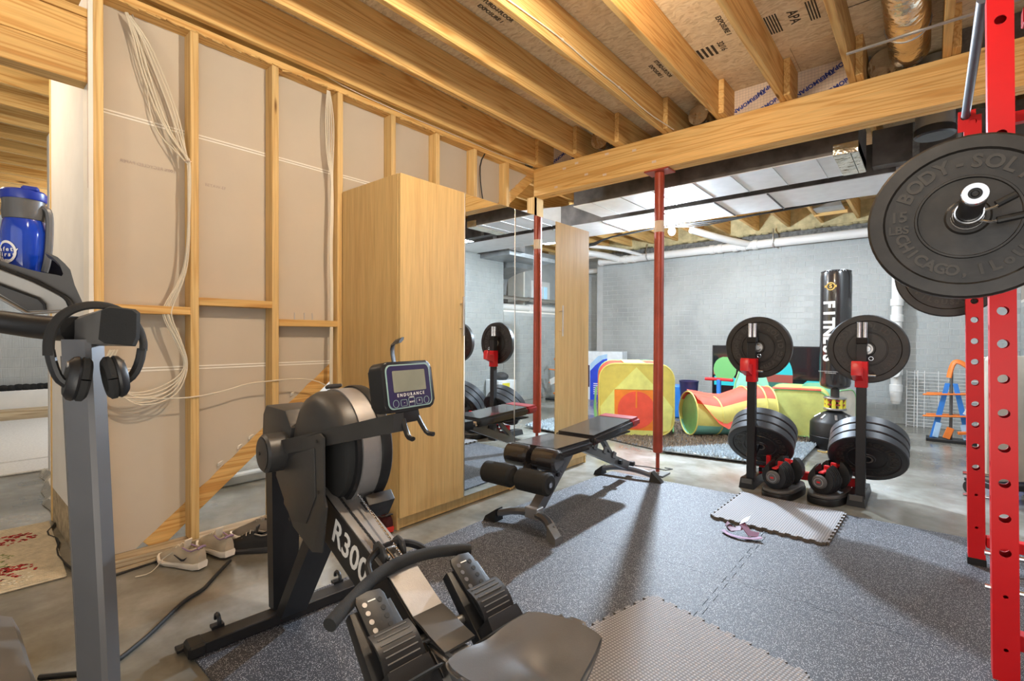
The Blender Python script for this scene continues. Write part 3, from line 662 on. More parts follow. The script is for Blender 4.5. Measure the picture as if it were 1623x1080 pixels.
for i in range(2):
    B().tube([(Xb+.02, .63, 2.628), (Xb+.02, .664, 2.508), (Xb+.015, .689+.01*i, 2.366), (Xb+.012, .696+.055*i, 2.2), (Xb+.012, .735+.04*i, 2.089), (X-.03, .815, 2.002), (X-.012, .845, 1.96)], .0034, 6, 2).obj('cable', 'cable_white', cb, True)
B().torus((X-.012, .846, 1.975), .012, .003, None, 12, 6).obj('cable_tie', 'kraft', cb, True)
c2 = thing('white_cables', 'white cables hanging down the stud nearest the wardrobe', 'cables', (XF, 1.6, 1.5))
for i in range(5):
    a = (i-2)*.011
    B().tube([(X-.03, 1.617+a*.4, 2.63), (X-.02, 1.617+a, 2.52), (X-.02, 1.620+a*1.3, 2.40), (X-.018, 1.622+a*.9, 2.2), (X-.012, 1.630+a*.2, 2.09), (X-.012, 1.632+a*.4, 1.90), (X-.012, 1.622+a*.4, 1.62), (X-.012, 1.632+a*.3, 1.35), (X-.012, 1.625+a*.4, .99), (X-.012, 1.628+a*.3, .76)], .0035, 6, 1).obj('cable', 'cable_white', c2, True)
c3 = thing('white_cable', 'white cable looping across the studs at knee height', 'cable', (XF, 1.1, .8))
B().tube([(X, .52, .82), (X, .62, .80), (X, .75, .785), (X, .87, .782), (X, 1.0, .80), (X, 1.13, .835), (X, 1.26, .84), (X, 1.40, .845), (X, 1.52, .825), (X, 1.60, .78)], .0038, 6, 1).obj('cable', 'cable_white', c3, True)
c4 = thing('white_cable', 'thin white cable stapled along the top plate above the wardrobe', 'cable', (XF, 2.5, 2.7))
B().tube([(XF+.02, 1.5, 2.70), (XF+.02, 1.75, 2.672), (XF+.01, 2.2, 2.668), (XF+.015, 2.7, 2.672), (XF+.01, 3.2, 2.668), (XF+.02, 3.66, 2.69)], .003, 6, 1).obj('cable', 'cable_white', c4, True)
c5 = thing('white_cable', 'white cable running along the underside of a joist to the girder', 'cable', (-1.9, 2, 2.66))
B().tube([(-1.60, .9, 2.672), (-1.62, 1.25, 2.67), (-1.572, 1.62, 2.667), (-1.545, 1.70, 2.70), (-1.547, 2.0, 2.72), (-1.547, 2.25, 2.73), (-1.547, 2.6, 2.715), (-1.547, 2.9, 2.72), (-1.547, 3.3, 2.70), (-1.50, 3.68, 2.684)], .004, 6, 1).obj('cable', 'cable_white', c5, True)
for y, z in ((2.25, 2.73), (2.9, 2.72)): B().box((-1.549, y, z), (.008, .02, .012)).obj('staple', 'cable_white', c5, True)
c6 = thing('black_cable', 'black cable hanging across the last stud bay above the wardrobe', 'cable', (XF, 3.0, 2.5))
B().tube([(XF-.01, 3.04, 2.66), (XF-.02, 2.98, 2.55), (XF-.01, 2.97, 2.42), (XF-.02, 3.0, 2.30), (XF-.02, 3.03, 2.2)], .005, 6, 1).obj('cable', 'cable_black', c6, True)
c7 = thing('black_cable', 'bundle of black cables along the far ceiling below the low duct', 'cable', (-1.5, 5.5, 2.5))
for i in range(3):
    o = i*.025
    B().tube([(-4.3, 5.5+o, 2.26), (-3.34, 5.5+o, 2.283-.5*o), (-3.11, 5.5, 2.336), (-2.77, 5.5+o, 2.362), (-2.37, 5.5, 2.375), (-1.95, 5.5, 2.37-o), (-1.54, 5.5+o, 2.358), (-1.07, 5.5, 2.368+.3*o), (-.32, 5.5, 2.405), (.7, 5.5, 2.44)], .010-.002*i, 6, 1).obj('cable', 'cable_black', c7, True)
c8 = thing('power_cable', 'black power cord snaking from the treadmill to the shoes', 'cord', (-2.4, .7, 0))
B().tube([(-2.15, .22, .008), (-2.03, .36, .008), (-2.14, .50, .008), (-2.25, .60, .008), (-2.33, .68, .008), (-2.36, .75, .008), (-2.42, .80, .008), (-2.49, .86, .008), (-2.56, .93, .012)], .008, 8, 2).obj('cord_sheath', 'cable_black', c8, True)
c9 = thing('thin_cable', 'thin black cord lying at the foot of the stud wall plate', 'cord', (-2.83, .9, 0))
B().tube([(-2.80, .50, .006), (-2.82, .62, .006), (-2.83, .72, .006), (-2.845, .80, .006), (-2.82, .88, .012), (-2.83, 1.0, .006), (-2.83, 1.3, .006), (-2.8, 1.6, .006)], .005, 6, 1).obj('cord_sheath', 'cable_black', c9, True)
# ---- red steel post
po = thing('red_steel_post', 'red jack post holding up the pine girder', 'post', (-1.645, 3.757, 0))
B().cyl((0, 0, .175), (0, 0, 2.405), .0385, seg=28, bev=.004).obj('tube', 'post_red', po)
B().cyl((0, 0, .02), (0, 0, .18), .015, seg=14).obj('jack_screw', 'post_red', po)
B().bx(-.10, .10, -.075, .075, 2.405, 2.418, .003).obj('top_plate', 'post_red', po)
B().bx(-.075, .075, -.075, .075, 0, .012, .003).obj('base_plate', 'grey_steel', po)
B().cyl((0, 0, 1.93), (0, 0, 2.02), .0395, seg=28).obj('sticker', 'label_paper', po, label='pale paper sticker')
# ---- lamps
for nm, loc, mt, lb in [('ceiling_bulb', (-2.24, 5.46, 2.30), 'light_on', 'lit white bulb below the far joists behind the post'),
                        ('ceiling_bulb', (-.95, 1.40, 2.70), 'warm_on', 'warm bulb between the joists above the bench'),
                        ('ceiling_bulb', (-3.5, -.25, 2.60), 'warm_on', 'warm bulb in the left room'),
                        ('ceiling_bulb', (-7.2, 1.9, 2.56), 'light_on', 'cool bulb far in the left room'),
                        ('ceiling_bulb', (-5.0, 3.0, 2.62), 'light_on', 'cool bulb behind the stud wall')]:
    t = thing(nm, lb, 'lamp', loc)
    B().cyl((0, 0, .05), (0, 0, .12), .05, .055, seg=20).obj('socket', 'pvc', t)
    B().sphere((0, 0, 0), .04, (1, 1, 1.2)).obj('bulb', mt, t)
# ================================================================== WARDROBES
def wardrobe(y0, wood_first, label):
    w = thing('wardrobe', label, 'wardrobe', (-2.252, y0, 0), 0, 'pair of oak-look wardrobes')
    D = .59; T = .018; H = 2.01
    # local: x = depth (front at 0, back negative), y = width
    B().bx(-D, -.022, 0, T, 0, H, .001).obj('side_panel', 'melamine', w)
    B().bx(-D, -.022, 1-T, 1, 0, H, .001).obj('side_panel', 'melamine', w)
    B().bx(-D, -.022, T, 1-T, H-T, H, .001).obj('top_panel', 'melamine', w)
    B().bx(-D, -.03, T, 1-T, .06, .078).obj('bottom_panel', 'melamine', w)
    B().bx(-D, -D+.004, T, 1-T, .06, H-T).obj('back_panel', 'white', w)
    B().bx(-.045, -.030, T, 1-T, .004, .06, .001).obj('plinth', 'melamine', w)
    for k in range(2):
        a, c = .002+.5*k, .498+.5*k
        if (k == 0) == wood_first:
            d = B().bx(-.020, 0, a, c, .072, H-.002, .0015).obj('door', 'melamine', w, label='oak-look door')
            hy = c-.035 if wood_first else a+.055
            h = B().cyl((.032, hy, 1.10), (.032, hy, 1.345), .006, seg=12, bev=.001)
            for z in (1.145, 1.30): h.cyl((0, hy, z), (.032, hy, z), .004, seg=8)
            h.obj('handle', 'handle', d)
        else:
            d = B().bx(-.020, -.006, a, c, .072, H-.002, .001).obj('mirror_door', 'handle', w, label='mirrored door')
            B().bx(-.0065, 0, a+.004, c-.004, .076, H-.006, 0).obj('mirror_glass', 'mirror', d, smooth=False)
    return w
wardrobe(1.694, True, 'oak-look wardrobe nearer the rower, oak door left and mirror door right')
wardrobe(2.694, False, 'oak-look wardrobe nearer the red post, mirror door left and oak door right')

# ================================================================== ROWER
rw = thing('rowing_machine', 'black and silver air rowing machine with a moulded grey seat', 'rower', (-1.88, .885, 0), -.0749)
ft = B().bx(-.034, .034, -.285, .285, .012, .052, .003).obj('front_foot', 'black_steel', rw)
for s in (-1, 1):
    B().box((0, s*.305, .032), (.078, .055, .046), bev=.008).obj('rubber_foot', 'black_plastic', ft)
    b_ = B().torus((-.042, s*.226, .075), .022, .007, Rm(PI/2, 0, 0), 12, 6, -.3, PI+.2)
    b_.bx(-.062, -.034, s*.226-.02, s*.226+.02, .05, .06); b_.obj('wheel_bracket', 'black_plastic', ft)
B().bx(-.075, -.036, -.35, -.285, .010, .022, .002).obj('levelling_plate', 'black_plastic', ft)
B().loft([[(-.055, -.047, .05), (-.005, -.047, .05), (-.005, .047, .05), (-.055, .047, .05)], [(-.08, -.052, .66), (-.01, -.052, .66), (-.01, .052, .66), (-.08, .052, .66)]]).obj('leg', 'black_steel', rw)
B().loft([[(.015, -.047, .05), (.068, -.047, .05), (.068, .047, .05), (.015, .047, .05)], [(.33, -.047, .50), (.39, -.047, .50), (.39, .047, .50), (.33, .047, .50)]]).obj('leg', 'black_steel', rw)
Ry = Matrix(((1, 0, 0, 0), (0, 0, 1, 0), (0, 1, 0, 0), (0, 0, 0, 1)))    # (s,z) polygon extruded along t
pl_ = [(.12, .60), (.13, .70), (.18, .745), (.30, .755), (.475, .80), (.50, .79), (.50, .615), (.52, .585), (.49, .44), (.42, .42), (.27, .46)]
for s in (-1, 1):
    t0 = -.084 if s < 0 else .070
    sp_ = B().prism(pl_, t0, t0+.006, Ry, .0015).obj('side_plate', 'matte_grey', rw)
    inner = [(.20, .52), (.20, .66), (.30, .71), (.44, .75), (.45, .60), (.38, .50), (.28, .48)]
    B().prism(inner, t0+(-.003 if s < 0 else .006), t0+(0 if s < 0 else .009), Ry, .0012).obj('recess_panel', 'matte_grey', sp_)
    b_ = B()
    for (x, z) in [(.12, .65), (.46, .775), (.47, .62), (.52, .53), (.25, .48), (.14, .71)]: b_.cyl((x, t0-.004*s*-1 if s < 0 else t0+.005, z), (x, t0-.003 if s < 0 else t0+.010, z), .006, seg=10)
    b_.obj('bolt', 'black_steel', sp_)
# rear casing wedge and damper knob
B().prism([(-.06, .70), (-.05, .80), (-.02, .835), (.16, .835), (.22, .78), (.16, .60), (.04, .60)], -.07, .07, Ry, .006).obj('rear_casing', 'matte_grey', rw)
kb = B().lathe([(0, 0), (.058, 0), (.066, .008), (.066, .085), (.052, .10), (0, .10)], 32, Tm(.165, -.145, .695) @ Rm(-PI/2, 0, 0)).obj('damper_housing', 'matte_grey', rw)
B().lathe([(0, 0), (.052, 0), (.055, -.002), (.048, -.003), (0, -.003)], 28, Tm(.165, -.145, .695) @ Rm(-PI/2, 0, 0)).obj('cap_disc', 'matte_grey', kb)
B().cyl((.150, -.151, .695), (.150, -.146, .695), .006, seg=10).obj('bolt', 'black_steel', kb)
# flywheel drum; axis along t
A = Tm(.372, 0, .728) @ Rm(-PI/2, 0, 0)
dr = B().lathe([(0, -.066), (.10, -.066), (.150, -.062), (.176, -.048), (.188, -.025), (.188, .012)], 40, A, PI-.55, 2*PI-.30).obj('flywheel_housing', 'matte_grey', rw)
B().lathe([(.150, -.002), (.186, -.002), (.186, .016), (.150, .016)], 48, A).obj('vent_groove', 'black_plastic', dr)
B().lathe([(.180, .014), (.193, .014), (.193, .078), (.180, .078)], 48, A).obj('perforated_band', 'silver_band', dr)
B().lathe([(.180, .076), (.199, .076), (.202, .084), (.200, .108), (.188, .118), (.15, .126), (0, .128)], 48, A).obj('outer_rim', 'black_plastic', dr)
B().lathe([(0, -.03), (.150, -.03), (.168, -.02), (.172, .014)], 40, A).obj('fan_cover', 'cable_black', dr)
B().lathe([(.0, .02), (.16, .02), (.16, .07), (0, .07)], 32, A).obj('fan_wheel', 'black_steel', dr)
for a in (.3, 1.9): B().box((0, 0, 0), (.03, .05, .012), (0, 0, 0), .003, mtx=Tm(.355, .045, .735) @ Rm(0, -a, 0) @ Tm(0, 0, .196)).obj('band_clamp', 'matte_grey', dr)
B().prism([(.38, .50), (.46, .525), (.54, .60), (.565, .575), (.53, .52), (.46, .49), (.38, .47)], .03, .125, Ry, .004).obj('lower_guard', 'black_plastic', rw)
# neck beam
def quad(a, c, t0, t1): return B().prism([a[0], a[1], c[1], c[0]], t0, t1, Ry, .003)
nt_ = [(.40, .607), (.80, .459), (.93, .387)]; nb_ = [(.34, .48), (.76, .325), (.93, .290)]
nk = B().prism([nb_[0], nt_[0], nt_[1], nt_[2], nb_[2], nb_[1]], -.048, .048, Ry, .003).obj('neck_beam', 'black_steel', rw)
def slab(p, q, w, h, off, mt, name, par, t=0):
    d = Vector((q[0]-p[0], 0, q[1]-p[1])); L = d.length; an = math.atan2(d.z, d.x)
    return B().box((L/2, t, off), (L, w, h), bev=min(h, .01)*.2, mtx=Tm(p[0], 0, p[1]) @ Rm(0, -an, 0)).obj(name, mt, par)
slab(nt_[0], nt_[1], .092, .004, .002, 'silver_band', 'top_strip', nk)
an = math.atan2(nt_[1][1]-nt_[0][1], nt_[1][0]-nt_[0][0])
b_ = B(); b_.text('R300', .106, Tm(.592, -.0485, .464) @ Rm(0, -an, 0) @ Rm(PI/2, 0, 0), .001, .0015); b_.obj('lettering', 'letter_white', nk)
def chain(pts, r, mt, name, par, n):
    b_ = B(); P_ = [Vector(p) for p in pts]; 
    for i in range(n):
        f_ = i/(n-1)*(len(P_)-1); k = min(int(f_), len(P_)-2); p = P_[k].lerp(P_[k+1], f_-k); d = (P_[k+1]-P_[k]).normalized()
        m_ = Tm(*p) @ d.to_track_quat('X', 'Z').to_matrix().to_4x4()
        b_.box((0, 0, 0), (.010, .007 if i % 2 else .004, .004 if i % 2 else .007), bev=.001, mtx=m_)
    return b_.obj(name, mt, par)
chain([(.47, .022, .62), (.78, .010, .495)], .003, 'chrome', 'chain', rw, 46).__setitem__('label', 'bright handle chain')
chain([(.46, -.018, .592), (.77, -.016, .476)], .003, 'black_steel', 'chain', rw, 42)
# handle holder
hpoly = [(.700, .485), (.705, .515), (.725, .530), (.755, .522), (.765, .50), (.765, .47)]
hh = B().prism(hpoly, -.036, -.027, Ry, .002)
hh.obj('handle_holder', 'matte_grey', rw); hh = B().prism(hpoly, .027, .036, Ry, .002); hh.obj('handle_holder', 'matte_grey', rw)
# handle with its yoke
hd = B().tube([(.895, -.250, .458), (.862, -.195, .466), (.806, -.09, .478), (.788, .0, .484), (.792, .09, .481), (.815, .18, .470), (.832, .212, .464)], .0165, 14, 2).obj('handle', 'black_foam', rw)
B().tube([(.808, -.10, .480), (.760, -.085, .498), (.730, -.03, .510), (.728, .03, .510), (.748, .075, .498), (.790, .09, .484)], .0085, 8, 2, flat=1.3).obj('yoke', 'black_plastic', hd)
b_ = B()
for s in (-1, 1): b_.cyl((.73, s*.012, .510), (.80, s*.012, .482), .0035, seg=8)
b_.cyl((.735, -.02, .507), (.735, .02, .507), .005, seg=8); b_.cyl((.77, -.03, .50), (.77, -.025, .50), .008, seg=10); b_.obj('swivel_pins', 'chrome', hd)
# rail
B().bx(.90, 2.30, -.036, .036, .285, .345, .004).obj('monorail', 'steel', rw)
B().bx(.88, 2.30, -.026, .026, .345, .357, .002).obj('rail_strip', 'silver_band', rw)
slab((.80, .461), (.925, .392), .090, .004, .002, 'silver_band', 'throat_strip', nk)
rc = [(.915, .402), (.95, .396), (.99, .383), (1.045, .372), (1.045, .366), (.99, .376), (.95, .388), (.915, .394)]
B().prism(rc, -.046, .046, Ry, .001).obj('rail_cover', 'matte_grey', rw, label='curved grey metal cover plate')
B().tube([(.95, -.05, .36), (1.0, -.052, .33), (1.03, -.05, .30)], .012, 8, 1).obj('stop_bracket', 'black_plastic', rw)
B().tube([(.955, -.14, .36), (.955, .14, .36)], .013, 12).obj('foot_axle', 'steel', rw)
B().bx(2.22, 2.27, -.24, .24, .0, .05, .004).obj('rear_foot', 'black_steel', rw)
B().bx(2.22, 2.27, -.03, .03, .04, .29, .004).obj('leg', 'black_steel', rw)
# pedals
def pedal(t):
    MT = Tm(.905, t, .437) @ Rm(0, math.radians(38), 0)       # local x runs down the board, z up from it
    sgn = 1 if t > 0 else -1
    p = B().prism([(-.03, -.055), (.10, -.062), (.20, -.07), (.285, -.05), (.285, .05), (.20, .07), (.10, .062), (-.03, .055)], -.035, .0, MT, .006).obj('footboard', 'black_plastic', rw)
    # adjustable heel slide with holes
    sl = [(-.055, -.032), (-.04, -.038), (.12, -.034), (.12, .034), (-.04, .038), (-.055, .032), (-.06, 0)]
    q = B().prism(sl, .004, .012, MT, .0015).obj('size_slide', 'black_plastic', p)
    b_ = B(); g_ = B()
    for k in range(6):
        for s in (-1, 1): (g_ if (k < 4 and s < 0) else b_).cyl(MT @ Vector((-.03+k*.021, s*.020, .0115)), MT @ Vector((-.03+k*.021, s*.020, .0132)), .0062, seg=12)
    b_.obj('hole', 'cable_black', q); g_.obj('hole', 'steel' if t < 0 else 'grey_steel', q)
    B().box((-.035, 0, .0128), (.003, .020, .001), mtx=MT).obj('mark', 'letter_white', q)
    # ribbed toe flap
    rg = []
    for i in range(7):
        x = .045+.095*i/6; z = .022+.020*math.sin(PI*(i/6)*.8+.3); rg.append([(x, -.052, z), (x, .052, z), (x, .052, z+.006), (x, -.052, z+.006)])
    fl = B().loft(rg, mtx=MT).obj('toe_flap', 'black_plastic', p)
    b_ = B()
    for i in range(7):
        k_ = .08+.84*i/6; x = .045+.095*k_; z = .022+.020*math.sin(PI*k_*.8+.3)+.0065
        b_.box((x, 0, z), (.0028, .082, .0022), mtx=MT)
    b_.obj('rib', 'grey_plastic', fl)
    B().loft([[(.135, -.060, .0), (.135, .060, .0), (.135, .052, .050), (.135, -.052, .050)], [(.20, -.068, .0), (.20, .068, .0), (.20, .058, .042), (.20, -.058, .042)], [(.29, -.055, -.03), (.29, .055, -.03), (.285, .05, .01), (.285, -.05, .01)]], mtx=MT).obj('heel_cup', 'black_plastic', p)
    B().tube([MT @ Vector((.16, -.075, -.01)), MT @ Vector((.17, -.07, .045)), MT @ Vector((.175, -.03, .075)), MT @ Vector((.175, .03, .075)), MT @ Vector((.17, .07, .045)), MT @ Vector((.16, .075, -.01))], .011, 6, 1, flat=.35).obj('strap', 'black_foam', p)
    B().cyl(MT @ Vector((.15, sgn*.072, -.012)), MT @ Vector((.15, sgn*.092, -.012)), .017, seg=18, bev=.003).obj('pin', 'steel', p)
pedal(-.142); pedal(.142)
# seat
rg = []
def seat_pt(u, v):          # u front->back 0..1, v -1..1
    w = .152-.014*abs(u-.45)**1.5*2; ex = .125*(1+.03*math.cos(v*PI))
    x = 1.255+(u-.5)*2*ex*(1-.10*abs(v)**4); y = v*w*(1-.12*abs(2*u-1)**5)
    z = .432+.022*abs(v)**2.2*(.5+u)+.016*math.exp(-((u-.12)/.16)**2)*math.exp(-(v/.35)**2)*-1 - .020*math.exp(-((v)/.28)**2)*(u > .3)*min(1, (u-.3)*3) + .012*u
    return x, y, z
n = 16; b_ = B(); grid = [[b_.bm.verts.new(seat_pt(i/n, -1+2*j/n)) for j in range(n+1)] for i in range(n+1)]
for i in range(n):
    for j in range(n): b_.bm.faces.new((grid[i][j], grid[i+1][j], grid[i+1][j+1], grid[i][j+1]))
r_ = bmesh.ops.extrude_face_region(b_.bm, geom=b_.bm.faces[:]); 
vs = [v for v in r_['geom'] if isinstance(v, bmesh.types.BMVert)]
for v in vs: v.co.z -= .042; v.co.x = 1.255+(v.co.x-1.255)*.90; v.co.y *= .90
bmesh.ops.bevel(b_.bm, geom=[e for e in b_.bm.edges if len(e.link_faces) == 2 and e.calc_face_angle(0) > .9], offset=.009, segments=3, affect='EDGES')
st_ = b_.obj('seat', 'seat_grey', rw, ang=60)
B().bx(1.17, 1.34, -.05, .05, .352, .395, .004).obj('seat_carriage', 'black_plastic', st_)
# monitor arm and monitor
am = B().loft([[(.13, -.110, .672), (.13, -.082, .672), (.13, -.082, .722), (.13, -.110, .722)], [(.80, -.030, .842), (.80, .002, .842), (.80, .002, .892), (.80, -.030, .892)]]).obj('monitor_arm', 'matte_grey', rw)
MM = Tm(.785, .030, .962) @ Rm(0, 0, math.radians(11)) @ Rm(0, math.radians(-9), 0)   # local x = facing the user
def rr_(w, h, r, n_=5):
    o_ = []
    for cx, cy, a0 in ((w/2-r, h/2-r, 0), (-w/2+r, h/2-r, PI/2), (-w/2+r, -h/2+r, PI), (w/2-r, -h/2+r, 1.5*PI)):
        for k in range(n_+1): o_.append((cx+r*math.cos(a0+PI/2*k/n_), cy+r*math.sin(a0+PI/2*k/n_)))
    return o_
Fc = Matrix(((0, 0, 1, 0), (1, 0, 0, 0), (0, 1, 0, 0), (0, 0, 0, 1)))   # (y,z)->face looking +x
mo = B().prism(rr_(.190, .136, .022), -.052, .0, MM @ Fc, .005).obj('monitor', 'black_plastic', rw)
B().prism(rr_(.166, .120, .018), .0, .0015, MM @ Fc).obj('screen_border', 'lens', mo)
B().prism(rr_(.158, .113, .016), .001, .0025, MM @ Fc).obj('monitor_face', 'navy', mo)
B().prism(rr_(.122, .058, .002, 1), .002, .0034, MM @ Tm(0, 0, .014) @ Fc).obj('lcd_screen', 'lcd', mo)
b_ = B().text('E N D U R A N C E', .0125, MM @ Tm(.0035, 0, -.024) @ Rm(PI/2, 0, PI/2), .0006, .0001)
b_.text('CARDIO', .005, MM @ Tm(.0035, 0, -.032) @ Rm(PI/2, 0, PI/2), .0006)
b_.text('SELECT', .006, MM @ Tm(.0035, .001, -.045) @ Rm(PI/2, 0, PI/2), .0006); b_.text('+', .012, MM @ Tm(.0035, .029, -.044) @ Rm(PI/2, 0, PI/2), .0006); b_.text('-', .012, MM @ Tm(.0035, -.028, -.044) @ Rm(PI/2, 0, PI/2), .0006); b_.obj('lettering', 'letter_white', mo)
for k, y in enumerate((-.058, -.029, 0, .029, .058)):
    sh = [(.010*math.cos(a*PI/8), .010*math.sin(a*PI/8)) for a in range(16)] if k in (0, 4) else rr_(.022, .017 if k != 2 else .023, .003, 2)
    b_ = B(); P3 = [MM @ Tm(.0028, y, -.045) @ Vector((0, x_, z_)) for x_, z_ in sh]; b_.tube(P3+[P3[0]], .0006, 5); b_.obj('button', 'lens', mo)
B().tube([MM @ Vector((-.02, -.028, .06)), MM @ Vector((-.024, -.028, .10)), MM @ Vector((-.018, -.026, .122)), MM @ Vector((.012, -.022, .126))], .016, 6, 1, flat=.3).obj('phone_clip', 'black_plastic', mo)
B().prism([(-.035, -.10), (.035, -.10), (.03, -.06), (-.03, -.06)], -.035, -.005, MM @ Fc, .003).obj('monitor_neck', 'black_plastic', mo)
for s in (-1, 1): B().tube([MM @ Vector((-.01, s*.028, -.088)), MM @ Vector((0, s*.032, -.115)), MM @ Vector((.012, s*.036, -.138)), MM @ Vector((.032, s*.040, -.142))], .008, 8, 1, flat=.8).obj('handle_hook', 'black_plastic', mo)

# ================================================================== BENCH
be = thing('weight_bench', 'adjustable black vinyl weight bench with a red end', 'bench', (-1.735, 2.16, 0), .035)
ff = B().tube([(-.20, .01, .055), (-.12, .07, .072), (0, .10, .075), (.12, .06, .072), (.20, -.01, .055)], .027, 8, 1, flat=.8).obj('front_foot', 'grey_steel', be)
B().loft([[(-.27, -.045, .0), (-.27, .035, .0), (-.262, .03, .035), (-.262, -.03, .035)], [(-.19, -.03, .0), (-.19, .05, .0), (-.19, .042, .085), (-.19, -.018, .085)]]).obj('rubber_foot', 'black_plastic', ff)
B().loft([[(.265, -.08, .0), (.265, .0, .0), (.258, -.01, .04), (.258, -.07, .04)], [(.185, -.05, .0), (.185, .03, .0), (.185, .022, .085), (.185, -.038, .085)]]).obj('rubber_foot', 'grey_plastic', ff)
B().box((0, .10, .08), (.09, .07, .062), bev=.004).obj('foot_collar', 'steel', ff)
B().loft([[(-.030, .07, .09), (.030, .07, .09), (.030, .17, .09), (-.030, .17, .09)], [(-.030, .46, .40), (.030, .46, .40), (.030, .56, .40), (-.030, .56, .40)]]).obj('main_post', 'grey_steel', be)
B().loft([[(-.026, .17, .17), (.026, .17, .17), (.026, .26, .20), (-.026, .26, .20)], [(-.026, .24, .37), (.026, .24, .37), (.026, .34, .37), (-.026, .34, .37)]]).obj('front_strut', 'grey_steel', be)
B().loft([[(-.028, .27, .36), (.028, .27, .36), (.028, .27, .43), (-.028, .27, .43)], [(-.028, .60, .37), (.028, .60, .37), (.028, .60, .44), (-.028, .60, .44)]]).obj('seat_frame', 'grey_steel', be)
B().box((.031, .36, .32), (.006, .07, .11), (-.7, 0, 0), .003).obj('gusset_plate', 'grey_steel', be)
B().cyl((.028, .30, .26), (.042, .30, .26), .014, seg=14).obj('bolt', 'black_steel', be)
# leg developer
B().box((0, .10, .345), (.06, .16, .05), (.25, 0, 0), .004).obj('roller_bracket', 'black_steel', be)
B().cyl((-.23, -.07, .318), (.23, -.07, .318), .014, seg=12).obj('roller_bar', 'chrome', be)
for x0, x1 in ((-.225, -.02), (.02, .225)):
    fo = B().cyl((x0, -.07, .318), (x1, -.07, .318), .061, seg=28, bev=.012).obj('foam_roller', 'black_foam', be)
    if x0 > 0: B().cyl((x1-.001, -.07, .318), (x1+.004, -.07, .318), .022, seg=18).obj('end_plug', 'black_plastic', fo)
def pad(x0, x1, y0, y1, z0, z1, h, name, mt, par, bevel=.018):
    b_ = B(); vs = []
    for (x, y, zz) in [(x0, y0, z0), (x1, y0, z0), (x1, y1, z1), (x0, y1, z1)]: vs += [b_.bm.verts.new((x, y, zz-h))]
    for (x, y, zz) in [(x0, y0, z0), (x1, y0, z0), (x1, y1, z1), (x0, y1, z1)]: vs += [b_.bm.verts.new((x, y, zz))]
    for f_ in ((3, 2, 1, 0), (4, 5, 6, 7), (0, 1, 5, 4), (1, 2, 6, 5), (2, 3, 7, 6), (3, 0, 4, 7)): b_.bm.faces.new([vs[k] for k in f_])
    bmesh.ops.bevel(b_.bm, geom=b_.bm.edges[:], offset=bevel, segments=4, affect='EDGES'); return b_.obj(name, mt, par, ang=60)
sp2 = pad(-.172, .172, .08, .50, .468, .462, .066, 'seat_pad', 'vinyl', be, .022)
for x in (-.097, .100): B().lathe([(0, -.084), (.050, -.082), (.064, -.068), (.067, 0), (.064, .068), (.050, .082), (0, .084)], 28, Tm(x, .085, .402) @ Rm(0, PI/2, 0)).obj('knee_lobe', 'vinyl', sp2)
bp_ = pad(-.150, .150, .545, 1.13, .468, .500, .066, 'back_pad', 'vinyl', be, .018)
pad(-.150, .150, 1.115, 1.25, .499, .506, .066, 'back_pad_end', 'vinyl_red', be, .018)
B().bx(-.10, .10, .58, 1.18, .392, .404, .003).obj('pad_board', 'black_steel', be)
B().box((-.02, .548, .425), (.19, .02, .035), bev=.004).obj('worn_pad_edge', 'label_paper', be, label='torn tan pad edge')
B().loft([[(-.025, .55, .37), (.025, .55, .37), (.025, .55, .43), (-.025, .55, .43)], [(-.025, 1.30, .075), (.025, 1.30, .075), (.025, 1.34, .13), (-.025, 1.34, .13)]]).obj('rear_beam', 'grey_steel', be)
B().loft([[(-.018, .88, .395), (.018, .88, .395), (.018, .92, .395), (-.018, .92, .395)], [(-.018, 1.12, .155), (.018, 1.12, .155), (.018, 1.16, .155), (-.018, 1.16, .155)]]).obj('back_strut', 'grey_steel', be)
for y, z in ((.78, .33), (.92, .275), (1.06, .215)): B().box((.03, y, z+.02), (.012, .05, .05), (-.4, 0, 0), .004).obj('ladder_tooth', 'grey_steel', be)
B().cyl((-.05, 1.15, .165), (.05, 1.15, .165), .018, seg=14, bev=.003).obj('pivot', 'black_steel', be)
rf = B().tube([(-.19, 1.30, .05), (-.10, 1.33, .072), (0, 1.345, .075), (.10, 1.35, .07), (.21, 1.36, .048)], .026, 8, 1, flat=.8).obj('rear_foot', 'grey_steel', be)
B().loft([[(.29, 1.31, .0), (.29, 1.38, .0), (.275, 1.375, .02), (.275, 1.325, .02)], [(.19, 1.31, .0), (.19, 1.40, .0), (.20, 1.39, .082), (.20, 1.33, .082)]]).obj('rubber_foot', 'black_plastic', rf)
B().loft([[(-.25, 1.26, .0), (-.25, 1.33, .0), (-.24, 1.325, .03), (-.24, 1.27, .03)], [(-.18, 1.26, .0), (-.18, 1.35, .0), (-.185, 1.34, .075), (-.185, 1.27, .075)]]).obj('rubber_foot', 'black_plastic', rf)
hb = B().tube([(.03, 1.42, .085), (.13, 1.44, .085), (.27, 1.44, .085), (.30, 1.50, .085), (.24, 1.50, .085)], .004, 6); hb.box((-.0, 1.42, .095), (.05, .04, .035), bev=.006); hb.obj('carry_latch', 'black_steel', be)

